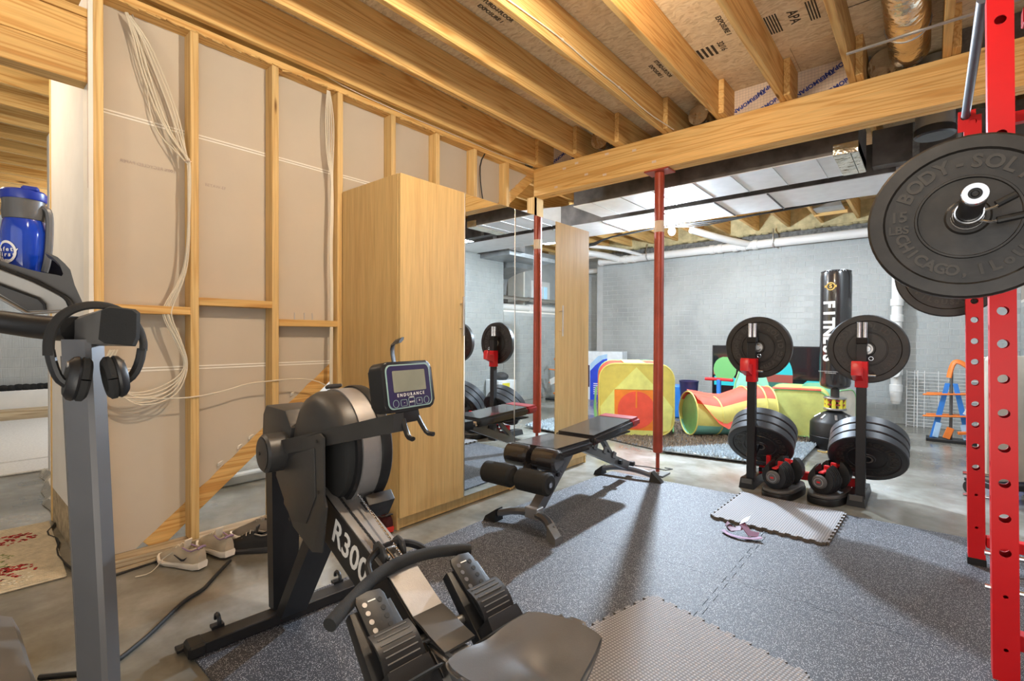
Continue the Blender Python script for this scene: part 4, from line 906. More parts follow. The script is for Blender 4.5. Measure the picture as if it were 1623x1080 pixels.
# ================================================================== TREADMILL (only its front corner is in view)
tm_ = thing('treadmill', 'grey treadmill with silver column and black handrail', 'treadmill', (-1.6, 0, 0))
W_ = True
colp = [(-.034, -.022), (-.034, .014), (-.026, .022), (.026, .022), (.034, .014), (.034, -.022), (.026, -.030), (-.026, -.030)]
cz = []
for z, x, y in ((.0, -1.228, .225), (.5, -1.240, .213), (1.09, -1.268, .196)):
    cz.append([(x+math.cos(.72)*a*.85-math.sin(.72)*b2*.85, y+math.sin(.72)*a*.85+math.cos(.72)*b2*.85, z) for a, b2 in colp])
B().loft(cz).obj('column', 'grey_steel', tm_, W_)
cz2 = [[(p[0]-.018, p[1]-.014, p[2]*.97) for p in r] for r in cz]
B().loft([[((p[0]-c0[0])*.55+c0[0]-.0, (p[1]-c0[1])*.55+c0[1], p[2]) for p in r] for r, c0 in zip(cz2, ((-1.246, .211), (-1.258, .199), (-1.286, .182)))]).obj('column_cover', 'grey_plastic', tm_, W_)
# handrail with grip block
B().tube([(-1.50, -.60, 1.10), (-1.46, -.2, 1.118), (-1.41, .07, 1.128), (-1.34, .150, 1.112), (-1.29, .185, 1.110)], [.020, .029], 14, 1, flat=.9).obj('handrail', 'black_plastic', tm_, W_)
gf = [(-1.172, .208, 1.146), (-1.160, .218, 1.152), (-1.125, .247, 1.147), (-1.119, .253, 1.140), (-1.119, .252, 1.094), (-1.125, .247, 1.078), (-1.169, .210, 1.083), (-1.176, .204, 1.089)]
gb = [(-1.342, .175, 1.120), (-1.331, .185, 1.131), (-1.318, .196, 1.135), (-1.307, .205, 1.131), (-1.306, .205, 1.082), (-1.314, .198, 1.077), (-1.334, .181, 1.078), (-1.342, .175, 1.086)]
B().loft([gb, gf]).obj('grip_block', 'grey_plastic', tm_, W_)
gc_ = Vector((-1.147, .230, 1.115))
B().loft([gf, [tuple(gc_+(Vector(p)-gc_)*.93+Vector((.010, -.006, 0))) for p in gf]]).obj('grip_cap', 'black_foam', tm_, W_)
sh1 = [(-1.554, .076, 1.273), (-1.528, .098, 1.258), (-1.482, .137, 1.24), (-1.462, .153, 1.234), (-1.435, .176, 1.228), (-1.426, .184, 1.225), (-1.424, .186, 1.23), (-1.43, .181, 1.251), (-1.442, .171, 1.266), (-1.454, .161, 1.275), (-1.453, .162, 1.278), (-1.433, .178, 1.266), (-1.42, .189, 1.251), (-1.412, .196, 1.239), (-1.405, .202, 1.206), (-1.392, .212, 1.171), (-1.389, .215, 1.152), (-1.414, .193, 1.15), (-1.481, .136, 1.143), (-1.527, .098, 1.177), (-1.553, .076, 1.192)]
back = Vector((-.12, .018, .004))
B().loft([sh1, [tuple(Vector(p)+back) for p in sh1]]).obj('console_shell', 'grey_plastic', tm_, W_)
wl_ = [(-1.76, .087, 1.358), (-1.73, .112, 1.348), (-1.707, .131, 1.342), (-1.645, .183, 1.301), (-1.623, .202, 1.288), (-1.607, .214, 1.271), (-1.602, .218, 1.257), (-1.614, .208, 1.238), (-1.678, .155, 1.253), (-1.729, .111, 1.275), (-1.759, .086, 1.291)]
B().loft([wl_, [(p[0]-.02, p[1]+.003, p[2]) for p in wl_]]).obj('cup_well', 'black_foam', tm_, W_)
f_ = Vector((.002, -.0003, 0))
pn = [(-1.546, .076, 1.251), (-1.52, .098, 1.237), (-1.471, .14, 1.212), (-1.419, .183, 1.18), (-1.412, .188, 1.17), (-1.407, .193, 1.153), (-1.473, .137, 1.148), (-1.52, .098, 1.183), (-1.546, .076, 1.198)]
B().loft([pn, [(p[0]-.012, p[1]+.001, p[2]) for p in pn]]).obj('console_panel', 'console_silver', tm_, W_)
gr = [(-1.542, .076, 1.217), (-1.516, .097, 1.203), (-1.453, .15, 1.175), (-1.444, .157, 1.165), (-1.442, .159, 1.152), (-1.47, .135, 1.151), (-1.516, .097, 1.186), (-1.541, .076, 1.2)]
B().loft([gr, [(p[0]-.010, p[1]+.001, p[2]) for p in gr]]).obj('speaker_grille', 'grey_plastic', tm_, W_)
B().tube([(-1.542, .076, 1.257), (-1.516, .097, 1.242), (-1.459, .145, 1.214), (-1.413, .184, 1.182), (-1.404, .191, 1.173), (-1.395, .199, 1.153)], .0042, 6).obj('dark_groove', 'black_plastic', tm_, W_)
B().tube([(-1.538, .075, 1.196), (-1.513, .097, 1.177), (-1.467, .135, 1.144), (-1.4, .192, 1.15)], .0035, 8).obj('silver_trim', 'steel', tm_, W_)
B().tube([(-1.537, .075, 1.219), (-1.511, .097, 1.206), (-1.449, .15, 1.176), (-1.439, .158, 1.164), (-1.437, .159, 1.152)], .0028, 6).obj('grille_rim', 'black_plastic', tm_, W_)
B().tube([(-1.537, .076, 1.249), (-1.513, .097, 1.237), (-1.464, .139, 1.213), (-1.414, .18, 1.182)], .0011, 6).obj('highlight_trim', 'steel', tm_, W_)
B().lathe([(.044, 0), (.050, .0), (.050, .05), (.044, .05)], 28, Tm(-1.603, .142, 1.19)).obj('cup_holder', 'black_foam', tm_, W_)
B().loft([[(-2.2, -.25, 1.20), (-2.2, -.05, 1.34), (-2.2, .02, 1.34), (-2.2, .02, 1.20)], [(-1.67, .05, 1.20), (-1.67, .09, 1.30), (-1.67, .14, 1.30), (-1.67, .14, 1.20)]]).obj('console_rear', 'grey_plastic', tm_, W_)
# hood, frame, deck
hs_ = []
for y, zt, w in ((.160, .265, .06), (.148, .292, .03), (.10, .31, .0), (-.35, .34, .0), (-.50, .30, .0)):
    hs_.append([(-2.02, y, .06), (-2.02+w, y, zt), (-1.64, y, zt+.005), (-1.53-w*.5, y, zt), (-1.44, y, zt-.05), (-1.41, y, .06)])
B().loft(hs_).obj('motor_hood', 'grey_plastic', tm_, W_)
B().tube([(-1.95, .02, .330), (-1.66, .06, .332), (-1.50, .09, .298), (-1.43, .10, .25)], .010, 8, 1).obj('hood_trim', 'steel', tm_, W_)
B().loft([[(-2.02, -.06, .334), (-1.60, .00, .334), (-1.58, -.35, .348), (-2.02, -.35, .348)], [(-2.02, -.06, .338), (-1.60, .00, .338), (-1.58, -.35, .352), (-2.02, -.35, .352)]]).obj('hood_panel', 'shoe_sole', tm_, W_)
B().bx(-1.26, -1.19, -1.6, .26, .0, .10, .01).obj('side_rail', 'grey_plastic', tm_, W_)
B().bx(-2.08, -2.0, -1.6, .16, .0, .10, .01).obj('side_rail', 'grey_plastic', tm_, W_)
B().bx(-2.0, -1.27, -1.7, -.4, .06, .12, .005).obj('running_deck', 'black_foam', tm_, W_)
# bottle
bo = thing('water_bottle', 'blue water bottle with grey collar in the treadmill cup holder', 'bottle', (-1.603, .142, 1.196), math.radians(62))
B().lathe([(0, 0), (.026, 0), (.030, .01), (.034, .05), (.0385, .10), (.0395, .135), (.036, .162), (.033, .170), (0, .170)], 32).obj('bottle_body', 'bottle', bo)
B().lathe([(.033, .166), (.036, .168), (.038, .185), (.0365, .20), (.037, .212), (.032, .214), (0, .214)], 32).obj('collar', 'grey_plastic', bo)
B().lathe([(0, .212), (.0385, .212), (.040, .216), (.040, .230), (.037, .234), (0, .236)], 32).obj('lid', 'blue_lid', bo)
B().tube([(.036, 0, .20), (.047, .0, .19), (.046, .0, .12), (.042, 0, .075), (.036, 0, .05)], .009, 8, 2, flat=.8).obj('handle_strip', 'grey_plastic', bo)
B().box((.020, -.02, .236), (.03, .02, .012), (0, 0, .3), .004).obj('lid_button', 'blue_lid', bo)
# print facing the camera
lm = Rm(0, 0, -.35)
pr_ = B()
for k in range(18):
    a = -PI/2+ (k-9)*.075
lab = []
rad = .0402
def onb(a, z, r=rad): return (r*math.sin(a), -r*math.cos(a), z)
ringo = [( .52*math.cos(t_*2*PI/28)-.42, .088+.026*math.sin(t_*2*PI/28)) for t_ in range(28)]
va = [pr_.bm.verts.new(onb(a, z, rad+.0002)) for a, z in ringo]
vb = [pr_.bm.verts.new(onb(-.42+(a+.42)*.78, .088+(z-.088)*.78, rad+.0002)) for a, z in ringo]
for k in range(28): pr_.bm.faces.new((va[k], va[(k+1) % 28], vb[(k+1) % 28], vb[k]))
for txt, zz, s_ in (('Safety', .094, .013), ('First', .082, .013), ('DENTAL', .069, .006)):
    for k, ch in enumerate(txt):
        a = -.42+(k-(len(txt)-1)/2)*s_*.62/rad
        pr_.text(ch, s_, Tm(*onb(a, zz, rad+.0004)) @ Rm(PI/2, 0, 0) @ Rm(0, a, 0), .0003, .0003)
pr_.obj('printed_logo', 'letter_white', bo)
# headphones
hp = thing('headphones', 'black over-ear headphones hanging on the treadmill handrail', 'headphones', (-1.19, .20, 1.02))
XH = -1.192
arc = [(XH, y, z) for y, z in [(.136, 1.062), (.136, 1.090), (.142, 1.115), (.155, 1.136), (.175, 1.150), (.200, 1.156), (.228, 1.152), (.252, 1.136), (.268, 1.112), (.275, 1.085), (.274, 1.068)]]
B().tube(arc, .0062, 8, 2, flat=1.5).obj('headband', 'black_foam', hp, True)
for s in (-1, 1):
    yo, yc = (.137, .160) if s < 0 else (.272, .244)
    B().tube([(XH, yo, 1.072), (XH, yo+.004*-s, 1.045), (XH, (yo+yc)/2, 1.020), (XH, yc, 1.008)], .0062, 8, 1, flat=1.4).obj('yoke', 'black_plastic', hp, True)
    m_ = Tm(XH, yc+(-s)*.004, 1.020) @ Rm(s*.16, 0, 0) @ Rm(s*PI/2, 0, 0) @ Matrix.Diagonal((.95, 1.18, 1, 1))
    B().lathe([(0, -.006), (.026, -.006), (.033, .0), (.035, .007), (.033, .011), (0, .011)], 28, m_).obj('ear_cup', 'black_plastic', hp, True)
    B().torus((0, 0, 0), .026, .0095, m_ @ Tm(0, 0, .018), 28, 8).obj('ear_cushion', 'black_foam', hp, True)
    B().cyl((XH, yc, 1.045), (XH, yc-s*.012, 1.045), .006, seg=10).obj('hinge', 'steel', hp, True)

# ================================================================== SHOES
def shoe(name_label, loc, rz, upper, sole, accent, group=None, swoosh=None, tilt=0, L=.27, laces='lace'):
    """toe points +x, length L"""
    sh = thing('shoe', name_label, 'shoe', loc, rz, group, mtx=Tm(*loc) @ Rm(0, tilt, rz))
    xs = [0, .03, .08, .14, .19, .23, .255, .27]; hw = [.024, .034, .036, .036, .042, .040, .028, .008]
    k = L/.27
    so = []
    for x, w in zip(xs, hw):
        lift = .018*max(0, (x-.20)/.07)**2+.004*max(0, (.03-x)/.03); th = .030-.010*x/.27
        so.append([(x*k, -w*.9, lift), (x*k, w*.9, lift), (x*k, w*1.08, lift+th*.6), (x*k, w, lift+th), (x*k, -w, lift+th), (x*k, -w*1.08, lift+th*.6)])
    s1 = B().loft(so).obj('sole', sole, sh)
    up_ = []
    for x, w, h in zip([.004, .03, .07, .11, .15, .19, .23, .262], [.022, .031, .032, .034, .038, .038, .030, .010], [.100, .108, .092, .100, .094, .074, .058, .038]):
        b0 = .028-.008*x/.27+.010*max(0, (x-.20)/.07)**2
        r_ = []
        for i in range(13):
            a = PI*i/12; r_.append((x*k, w*math.cos(a)*(1-.28*math.sin(a)**2), b0+(h-b0)*math.sin(a)**.75))
        up_.append(r_)
    # open collar: drop centre of the first rings
    b_ = B()
    R = [[b_.bm.verts.new(p) for p in r] for r in up_]
    for a_, c_, idx in zip(R, R[1:], range(9)):
        for j in range(12):
            if idx < 3 and 4 <= j <= 7: continue
            b_.bm.faces.new((a_[j], a_[j+1], c_[j+1], c_[j]))
    b_.bm.faces.new([v for v in R[0][:5]]+[v for v in R[0][8:]]); b_.bm.faces.new(R[-1])
    r2_ = bmesh.ops.solidify(b_.bm, geom=b_.bm.faces[:], thickness=.004)
    b_.obj('upper', upper, sh, ang=60)
    B().prism([(.012*k, -.022), (.11*k, -.022), (.12*k, 0), (.11*k, .022), (.012*k, .022)], .034, .040).obj('insole', 'insole', sh)
    B().loft([[(.105*k, -.017, .070), (.105*k, .017, .070), (.105*k, .014, .080), (.105*k, -.014, .080)], [(.088*k, -.020, .124), (.088*k, .020, .124), (.092*k, .018, .128), (.092*k, -.018, .128)]]).obj('tongue', upper, sh)
    b_ = B()
    for i in range(4):
        x = (.125+.022*i)*k; z = .101-.008*i-.002*i*i; b_.tube([(x, -.020, z-.006), (x+.006, 0, z+.003), (x, .020, z-.006)], .0022, 5)
    b_.obj('laces', laces, sh)
    B().tube([(.010*k, .020, .098), (.004*k, .0, .106), (.010*k, -.020, .098)], .006, 6, 1).obj('heel_collar', accent, sh)
    B().tube([(.012*k, -.023, .098), (.05*k, -.026, .082), (.10*k, -.022, .093)], .0035, 6, 1).obj('collar_trim', accent, sh)
    B().tube([(.012*k, .023, .098), (.05*k, .026, .082), (.10*k, .022, .093)], .0035, 6, 1).obj('collar_trim', accent, sh)
    if swoosh:
        for s in (-1, 1):
            p_ = [(.055, .060), (.075, .040), (.088, .038), (.135, .062), (.095, .048), (.080, .047), (.070, .052)]
            B().prism([(a*k, z) for a, z in p_], (.0345 if s > 0 else -.0395), (.0395 if s > 0 else -.0345), Ry).obj('side_emblem', swoosh, sh)
    return sh
GS = 'cream running shoes beside the bottom plate'
s_ = shoe('cream running shoe with an untied lace, toe against the wall plate', (-2.585, .822, .004), math.radians(203), 'shoe_cream', 'shoe_sole', 'lilac', GS, 'swoosh')
B().tube([(.15, .03, .07), (.19, .052, .04), (.20, .07, .008), (.18, .12, .004), (.21, .16, .004)], .0022, 6, 1).obj('loose_lace', 'lace', s_)
shoe('cream running shoe standing right behind the one with the untied lace', (-2.600, .945, .012), math.radians(190), 'shoe_cream', 'shoe_sole', 'lilac', GS, None)
shoe('grey running shoe lying over other shoes near the stud foot', (-2.60, 1.225, .035), math.radians(238), 'shoe_grey', 'shoe_sole', 'shoe_grey', None, None, -.04, laces='shoe_grey')
shoe('dark patterned shoe underneath the grey running shoe', (-2.535, 1.13, .004), math.radians(225), 'shoe_dark', 'shoe_dark', 'shoe_grey', None, None, 0, .24, laces='lace')
shoe('dark and white shoe behind the rower leg', (-2.58, 1.36, .004), math.radians(215), 'shoe_dark', 'shoe_sole', 'shoe_grey')
shoe('dark blue shoe with a white sole behind the rower struts', (-2.60, 1.56, .004), math.radians(160), 'insole', 'shoe_sole', 'shoe_dark')
sr = shoe('maroon and red running shoe with black laces against the wardrobe side', (-2.268, 1.642, .004), math.radians(174), 'shoe_maroon', 'shoe_red', 'shoe_dark', laces='cable_black')
B().tube([(.13, .0, .10), (.115, .01, .125), (.12, .0, .13)], .002, 5).obj('lace_end', 'cable_black', sr)

# ================================================================== MATS
def tabs(p, q, n_, d, ratio=.5, out=1, neck=.75):
    """points from p to q with n dovetail tabs pushed to the left normal by d*out"""
    P, Q = Vector(p), Vector(q); D = (Q-P); L = D.length; D /= L; Nn = Vector((-D.y, D.x))*out; pts = []
    pit = L/n_
    for i in range(n_):
        c = (i+.5)*pit; w = pit*ratio/2
        pts += [P+D*(c-w*neck), P+D*(c-w)+Nn*d, P+D*(c+w)+Nn*d, P+D*(c+w*neck)]
    return [tuple(P)]+[tuple(v) for v in pts]
def foam_tile(name_label, loc, rz, w, h, sides, tilt=0):
    t = thing('foam_tile', name_label, 'foam tile', mtx=Tm(*loc) @ Rm(0, 0, rz) @ Rm(*(tilt or (0, 0, 0))))
    c = [(0, 0), (w, 0), (w, h), (0, h)]; poly = []
    for i in range(4):
        a, b2 = c[i], c[(i+1) % 4]
        poly += tabs(a, b2, 10, .014, .55, -1) if sides[i] else [a]
    B().prism(poly, 0, .0150).obj('foam_core', 'foam_edge', t, smooth=False)
    B().prism(poly, .0150, .0170).obj('top_surface', 'dotted_foam', t, smooth=False)
    return t
foam_tile('small grey interlocking foam tile in front of the dumbbells', (-.985, 3.035, .010), math.radians(-1.5), .585, .60, (1, 1, 0, 1))
foam_tile('large grey interlocking foam tile in front of the rower seat', (-.995, 1.345, .010), math.radians(-12.8), .60, .60, (0, 1, 1, 1))
foam_tile('second grey foam tile at the bottom edge, beside the large one', (-.41, 1.212, .010), math.radians(-12.8), .0, .0, (0, 0, 0, 0)) if False else None
def mat_tile(label, corners, sides):
    t = thing('rubber_mat', label, 'floor mat', (0, 0, 0), group='speckled rubber gym mats'); poly = []
    n_ = len(corners)
    for i in range(n_):
        a, b2 = corners[i], corners[(i+1) % n_]; s = sides[i]
        if s: poly += tabs(a, b2, s[0], .022, .55, s[1])
        else: poly.append(a)
    B().prism(poly, .0, .0095).obj('mat_sheet', 'rubber_mat', t, smooth=False)
g = .0012
x1, y1 = -.69, 2.30
mat_tile('speckled rubber mat under the rower front foot', [(-1.985, .572), (x1-g, .572), (x1-g, y1-g), (-2.01, y1-g)], [0, (14, -1), (11, -1), 0])
mat_tile('speckled rubber mat under the bench', [(-2.01, y1+g), (x1-g, y1+g), (x1-g, 3.62), (-1.95, 3.56)], [(11, 1), (10, -1), 0, 0])
mat_tile('speckled rubber mat in the foreground beside the near rack upright', [(x1+g, .572), (.55, .572), (.55, y1-g), (x1+g, y1-g)], [0, 0, (10, -1), (14, 1)])
mat_tile('speckled rubber mat under the small foam tile and far rack upright', [(x1+g, y1+g), (.55, y1+g), (.55, 3.66), (x1+g, 3.63)], [(10, 1), 0, 0, (10, 1)])
# purple strap
pt = thing('purple_strap', 'shiny purple strap with black buckle lying on the rubber mat', 'strap', (-.79, 2.86, .01))
rr = []
for x, y, z, w in [(-.07, .03, .035, .018), (-.03, .0, .02, .02), (.02, .04, .03, .028), (.03, .10, .065, .03), (.0, .06, .05, .028), (.06, .0, .02, .024), (.10, .02, .015, .018)]:
    rr.append([(x, y-w, z), (x, y+w, z+.012), (x+.002, y+w, z+.015), (x+.002, y-w, z+.003)])
B().loft(rr).obj('strap_band', 'purple', pt)
B().tube([(-.075, .0, .01), (-.03, -.04, .008), (.03, -.05, .01), (.09, -.02, .012), (.12, .0, .02)], .014, 6, 1, flat=.3).obj('strap_loop', 'lilac', pt)
B().torus((-.035, .01, .03), .022, .004, Rm(.5, .2, 0), 18, 6).obj('buckle', 'black_plastic', pt)
# floral rug
rg_ = thing('floral_rug', 'small cream hooked rug with red roses on the concrete', 'rug', mtx=Tm(-2.96, .395, 0) @ Rm(0, 0, math.radians(177)))
B().bx(0, .94, 0, .62, .0, .014, .006).obj('rug_base', 'cream_rug', rg_)
b_ = B()
for i in range(58): b_.bx(.005+i*.016, .013+i*.016, .0, .62, .0138, .0165, .001)
b_.obj('rug_rib', 'cream_rug', rg_, kind='stuff')
random.seed(4)
for mt, cs, rr2, n_ in (('rug_red', [(.20, .17), (.70, .15), (.62, .44), (.28, .42)], .085, 60), ('rug_white', [(.10, .16), (.20, .27), (.60, .28)], .06, 22), ('rug_green', [(.42, .22), (.45, .40), (.30, .24)], .07, 18)):
    b_ = B()
    for cx, cy in cs:
        for _ in range(n_):
            a, r = random.uniform(0, 2*PI), rr2*math.sqrt(random.random()); b_.box((cx+r*math.cos(a), cy+r*math.sin(a), .017), (random.uniform(.008, .022), random.uniform(.005, .012), .003), (0, 0, random.uniform(0, 3)))
    b_.obj('flower_motif', mt, rg_, kind='stuff')
# ================================================================== WEIGHT PLATES
def plate_parts(R=.225, th=.05, txt=True, lbs='15', mt='rubber_plate', seg=56):
    """axis = local -Y is the face; returns list of (name, mesh, material) built once"""
    A_ = Rm(PI/2, 0, 0)         # local z of the lathe -> -y
    h = th/2
    prof = [(.026, -h), (R-.05, -h), (R-.045, -h), (R-.006, -h), (R, -h+.006), (R, h-.006), (R-.006, h), (R-.038, h), (R-.043, h-.007), (.115, h-.008), (.113, h-.003), (.108, h-.003), (.106, h-.008), (.050, h-.006), (.045, h), (.026, h), (.026, -h)]
    out = [('plate_body', B().lathe(prof, seg, A_).mesh('plate_body', mt), None)]
    out.append(('hub_ring', B().lathe([(.0255, -h-.001), (.036, -h-.001), (.036, -h+.001), (.0255, -h+.001)], 24, A_).lathe([(.0255, h-.001), (.036, h-.001), (.036, h+.002), (.0255, h+.002)], 24, A_).mesh('hub_ring', 'steel'), None))
    if txt:
        b_ = B(); r = .150; sz = .050
        def arc(s, a0, a1, flip, sz_=sz):
            n_ = len(s)
            for i, ch in enumerate(s):
                if ch == ' ': continue
                a = a0+(a1-a0)*i/(n_-1)
                rot = a-PI/2 if not flip else a+PI/2
                b_.text(ch, sz_, Tm(r*math.cos(a), -h+.008-.0015, r*math.sin(a)) @ Rm(0, -rot, 0) @ Rm(PI/2, 0, 0), .004, .0016)
        D = math.radians
        arc('BODY-SOLID', D(152), D(28), False); arc('CHICAGO,', D(198), D(268), True, .040); arc('IL', D(281), D(292), True, .040); arc('o U.S.A', D(303), D(338), True, .036)
        for x in (-1, 1):
            b_.text(lbs, .042, Tm(x*r, -h+.0065, .018) @ Rm(PI/2, 0, 0), .004, .0012); b_.text('LBS', .032, Tm(x*r, -h+.0065, -.020) @ Rm(PI/2, 0, 0), .004, .001)
        out.append(('raised_lettering', b_.mesh('raised_lettering', 'plate_text', False), None))
    return out
def place(parts, name, label, cat, mtx, group=None):
    t = thing(name, label, cat, group=group, mtx=mtx)
    for nm, me, _ in parts:
        o = bpy.data.objects.new(nm, me); COL.objects.link(o); o.parent = t; MW[o.name] = mtx
    return t
P15 = plate_parts(); P35 = plate_parts(th=.062, lbs='35', mt='rubber_plate2', seg=40)
place(P15, 'weight_plate', 'large dusty plate lettered BODY-SOLID on the barbell end nearest the camera', 'weight plate', Tm(.080, 1.870, 1.435))
place(P15, 'weight_plate', 'plate on the far barbell end, half hidden behind the lettered one', 'weight plate', Tm(.080, 3.43, 1.435) @ Rm(0, .9, 0))
# ================================================================== RED RACK
def upright(par, x, y, big, small, top, cap=True, tilt=-.016, w=.062):
    hw = w/2
    b_ = B(); bm_ = b_.bm
    def face(o, ux, holes):          # o: centre line (x,y) of the face, ux: horizontal unit vector
        cuts = sorted(holes, key=lambda q: q[0]); z = .0; no = Vector((o[0], o[1], 0)).normalized()*-.005
        def q4(z0, z1):
            if z1-z0 < 1e-4: return
            bm_.faces.new([bm_.verts.new((o[0]+ux[0]*s*hw, o[1]+ux[1]*s*hw, zz)) for s, zz in ((-1, z0), (1, z0), (1, z1), (-1, z1))])
        for zc, r in cuts:
            c = .024; q4(z, zc-c); z = zc+c; n_ = 16
            inner = [(r*math.cos(2*PI*k/n_), r*math.sin(2*PI*k/n_)) for k in range(n_)]
            outer = []
            for k, (a, q_) in enumerate(inner):
                if k % 8 in (0,): outer.append((math.copysign(hw, a), 0))
                elif k % 8 == 4: outer.append((0, math.copysign(c, q_)))
                elif k % 8 in (1, 7): outer.append((math.copysign(hw, a), math.copysign(c*.5, q_)))
                elif k % 8 in (3, 5): outer.append((math.copysign(hw*.5, a), math.copysign(c, q_)))
                else: outer.append((math.copysign(hw, a), math.copysign(c, q_)))
            vi = [bm_.verts.new((o[0]+ux[0]*a, o[1]+ux[1]*a, zc+q_)) for a, q_ in inner]; vo_ = [bm_.verts.new((o[0]+ux[0]*a, o[1]+ux[1]*a, zc+q_)) for a, q_ in outer]
            vd = [bm_.verts.new((o[0]+ux[0]*a+no.x, o[1]+ux[1]*a+no.y, zc+q_)) for a, q_ in inner]
            for k in range(n_):
                j = (k+1) % n_; bm_.faces.new((vi[k], vi[j], vo_[j], vo_[k])); bm_.faces.new((vi[j], vi[k], vd[k], vd[j]))
        q4(z, top)
    H = [(z, .0145) for z in big]+[(z, .006) for z in small]
    face((0, -hw), (1, 0), H); face((0, hw), (1, 0), H)
    H2 = [(z+.052, .011) for z in big if z < 1.3]
    face((-hw, 0), (0, 1), H2); face((hw, 0), (0, 1), H2)
    bm_.faces.new([bm_.verts.new((sx*hw, sy*hw, top)) for sx, sy in ((-1, -1), (1, -1), (1, 1), (-1, 1))])
    bmesh.ops.transform(bm_, matrix=Tm(x, y, 0) @ Rm(0, tilt, 0), verts=bm_.verts[:])
    u = b_.obj('upright', 'red', par, smooth=False)
    MT = Tm(x, y, 0) @ Rm(0, tilt, 0)
    if cap: B().box((0, 0, .021), (w+.006, w+.006, .042), bev=.002, mtx=MT).obj('rubber_cap', 'black_plastic', u)
    return u, MT
NB = [.419, .528, .639, .751, .861, .970, 1.082, 1.187, 1.747, 2.11]; FB = [.478, .58, .683, .782, .885, .985, 1.085, 1.188, 1.278, 2.14]
rk = thing('power_rack', 'tall red steel power rack with round holes in its uprights', 'rack', (0, 0, 0))
un, mn_ = upright(rk, .199, 2.225, NB, [.111, .28], 2.20, False)
uf, mf_ = upright(rk, .188, 3.268, FB, [.19, .347], 2.17)
for x, y in ((1.0, 2.262), (1.0, 3.268)): upright(rk, x, y, FB[:6], [.19], 2.2)
for u, zs, m_ in ((un, (.40, .29), mn_), (uf, (.44, .335), mf_)):
    for z in zs:
        for s in (-1, 1): B().cyl(m_ @ Vector((s*.031, 0, z)), m_ @ Vector((s*.046, 0, z)), .009, seg=10).obj('bolt', 'chrome', u)
for y in (2.262, 3.268):
    B().bx(.22, .97, y-.025, y+.025, 2.10, 2.15, .003).obj('cross_member', 'red', rk)
    B().bx(.22, .97, y-.025, y+.025, .10, .15, .003).obj('cross_member', 'red', rk)
B().bx(.97, 1.03, 2.29, 3.24, 2.08, 2.14, .003).obj('cross_member', 'red', rk)
B().bx(.97, 1.03, 2.29, 3.24, .05, .11, .003).obj('cross_member', 'red', rk)
pb = B().cyl((.128, 3.262, 2.172), (.128, 2.25, 2.222), .0165, seg=18).obj('pull_up_bar', 'grey_blue_bar', rk)
B().cyl((.128, 3.285, 2.171), (.128, 3.235, 2.173), .019, seg=16, bev=.004).obj('end_cap', 'black_plastic', pb)
B().bx(.10, .165, 3.240, 3.246, 2.10, 2.20, .001).obj('bar_bracket', 'red', rk)
for z in (2.135, 2.175): B().cyl((.20, 3.235, z), (.235, 3.235, z), .007, seg=10).obj('bolt', 'chrome', rk)
for y in (2.262, 3.268):
    B().bx(.055, .16, y-.012, y+.012, 1.385, 1.405, .003).obj('bar_hook', 'red', rk)
    B().bx(.048, .06, y-.012, y+.012, 1.385, 1.44, .003).obj('bar_hook', 'red', rk)
bb = thing('barbell', 'chrome-ended barbell lying across the red rack hooks', 'barbell', (.08, 2.65, 1.435))
B().cyl((0, -.72, 0), (0, .74, 0), .014, seg=16).obj('bar_shaft', 'steel', bb)
for y0, y1, s in ((-1.085, -.70, -1), (.70, 1.085, 1)):
    sl_ = B().lathe([(.013, 0), (.024, 0), (.0252, .003), (.0252, .385), (0, .385)], 28, Tm(0, y0, 0) @ Rm(-PI/2, 0, 0)).obj('sleeve', 'black_steel' if s < 0 else 'chrome', bb)
    if s < 0:
        B().lathe([(.013, -.0015), (.024, -.0015), (.0258, .003), (.0258, .016), (.024, .016)], 28, Tm(0, y0, 0) @ Rm(-PI/2, 0, 0)).obj('sleeve_end', 'chrome', sl_, label='polished sleeve end ring')
        B().lathe([(0, .001), (.006, -.0), (.008, .002), (.013, .002), (.013, -.001)], 20, Tm(0, y0, 0) @ Rm(-PI/2, 0, 0)).obj('end_plug', 'black_plastic', sl_)
        B().lathe([(.024, 0), (.033, 0), (.036, .006), (.033, .012), (.024, .012)], 28, Tm(0, -.828, 0) @ Rm(-PI/2, 0, 0)).obj('collar_ring', 'chrome', sl_)
sc_ = thing('spring_clamp', 'chrome spring clamp with black grips on the near barbell end', 'clamp', (.08, 1.80, 1.435))
b_ = B()
for k in range(3): b_.torus((0, -.012+k*.010, 0), .029, .0032, Rm(PI/2, 0, 0), 28, 6)
b_.tube([(.029, -.012, .0), (.05, -.012, .006), (.065, -.01, .018)], .0032, 6); b_.tube([(.02, .008, -.021), (.045, .01, -.028), (.06, .01, -.025)], .0032, 6); b_.obj('spring', 'chrome', sc_)
B().tube([(.052, -.012, .012), (.088, -.008, .032)], .010, 10).obj('grip', 'black_plastic', sc_)
B().tube([(.055, .010, -.026), (.105, .012, -.018)], .010, 10).obj('grip', 'black_plastic', sc_)

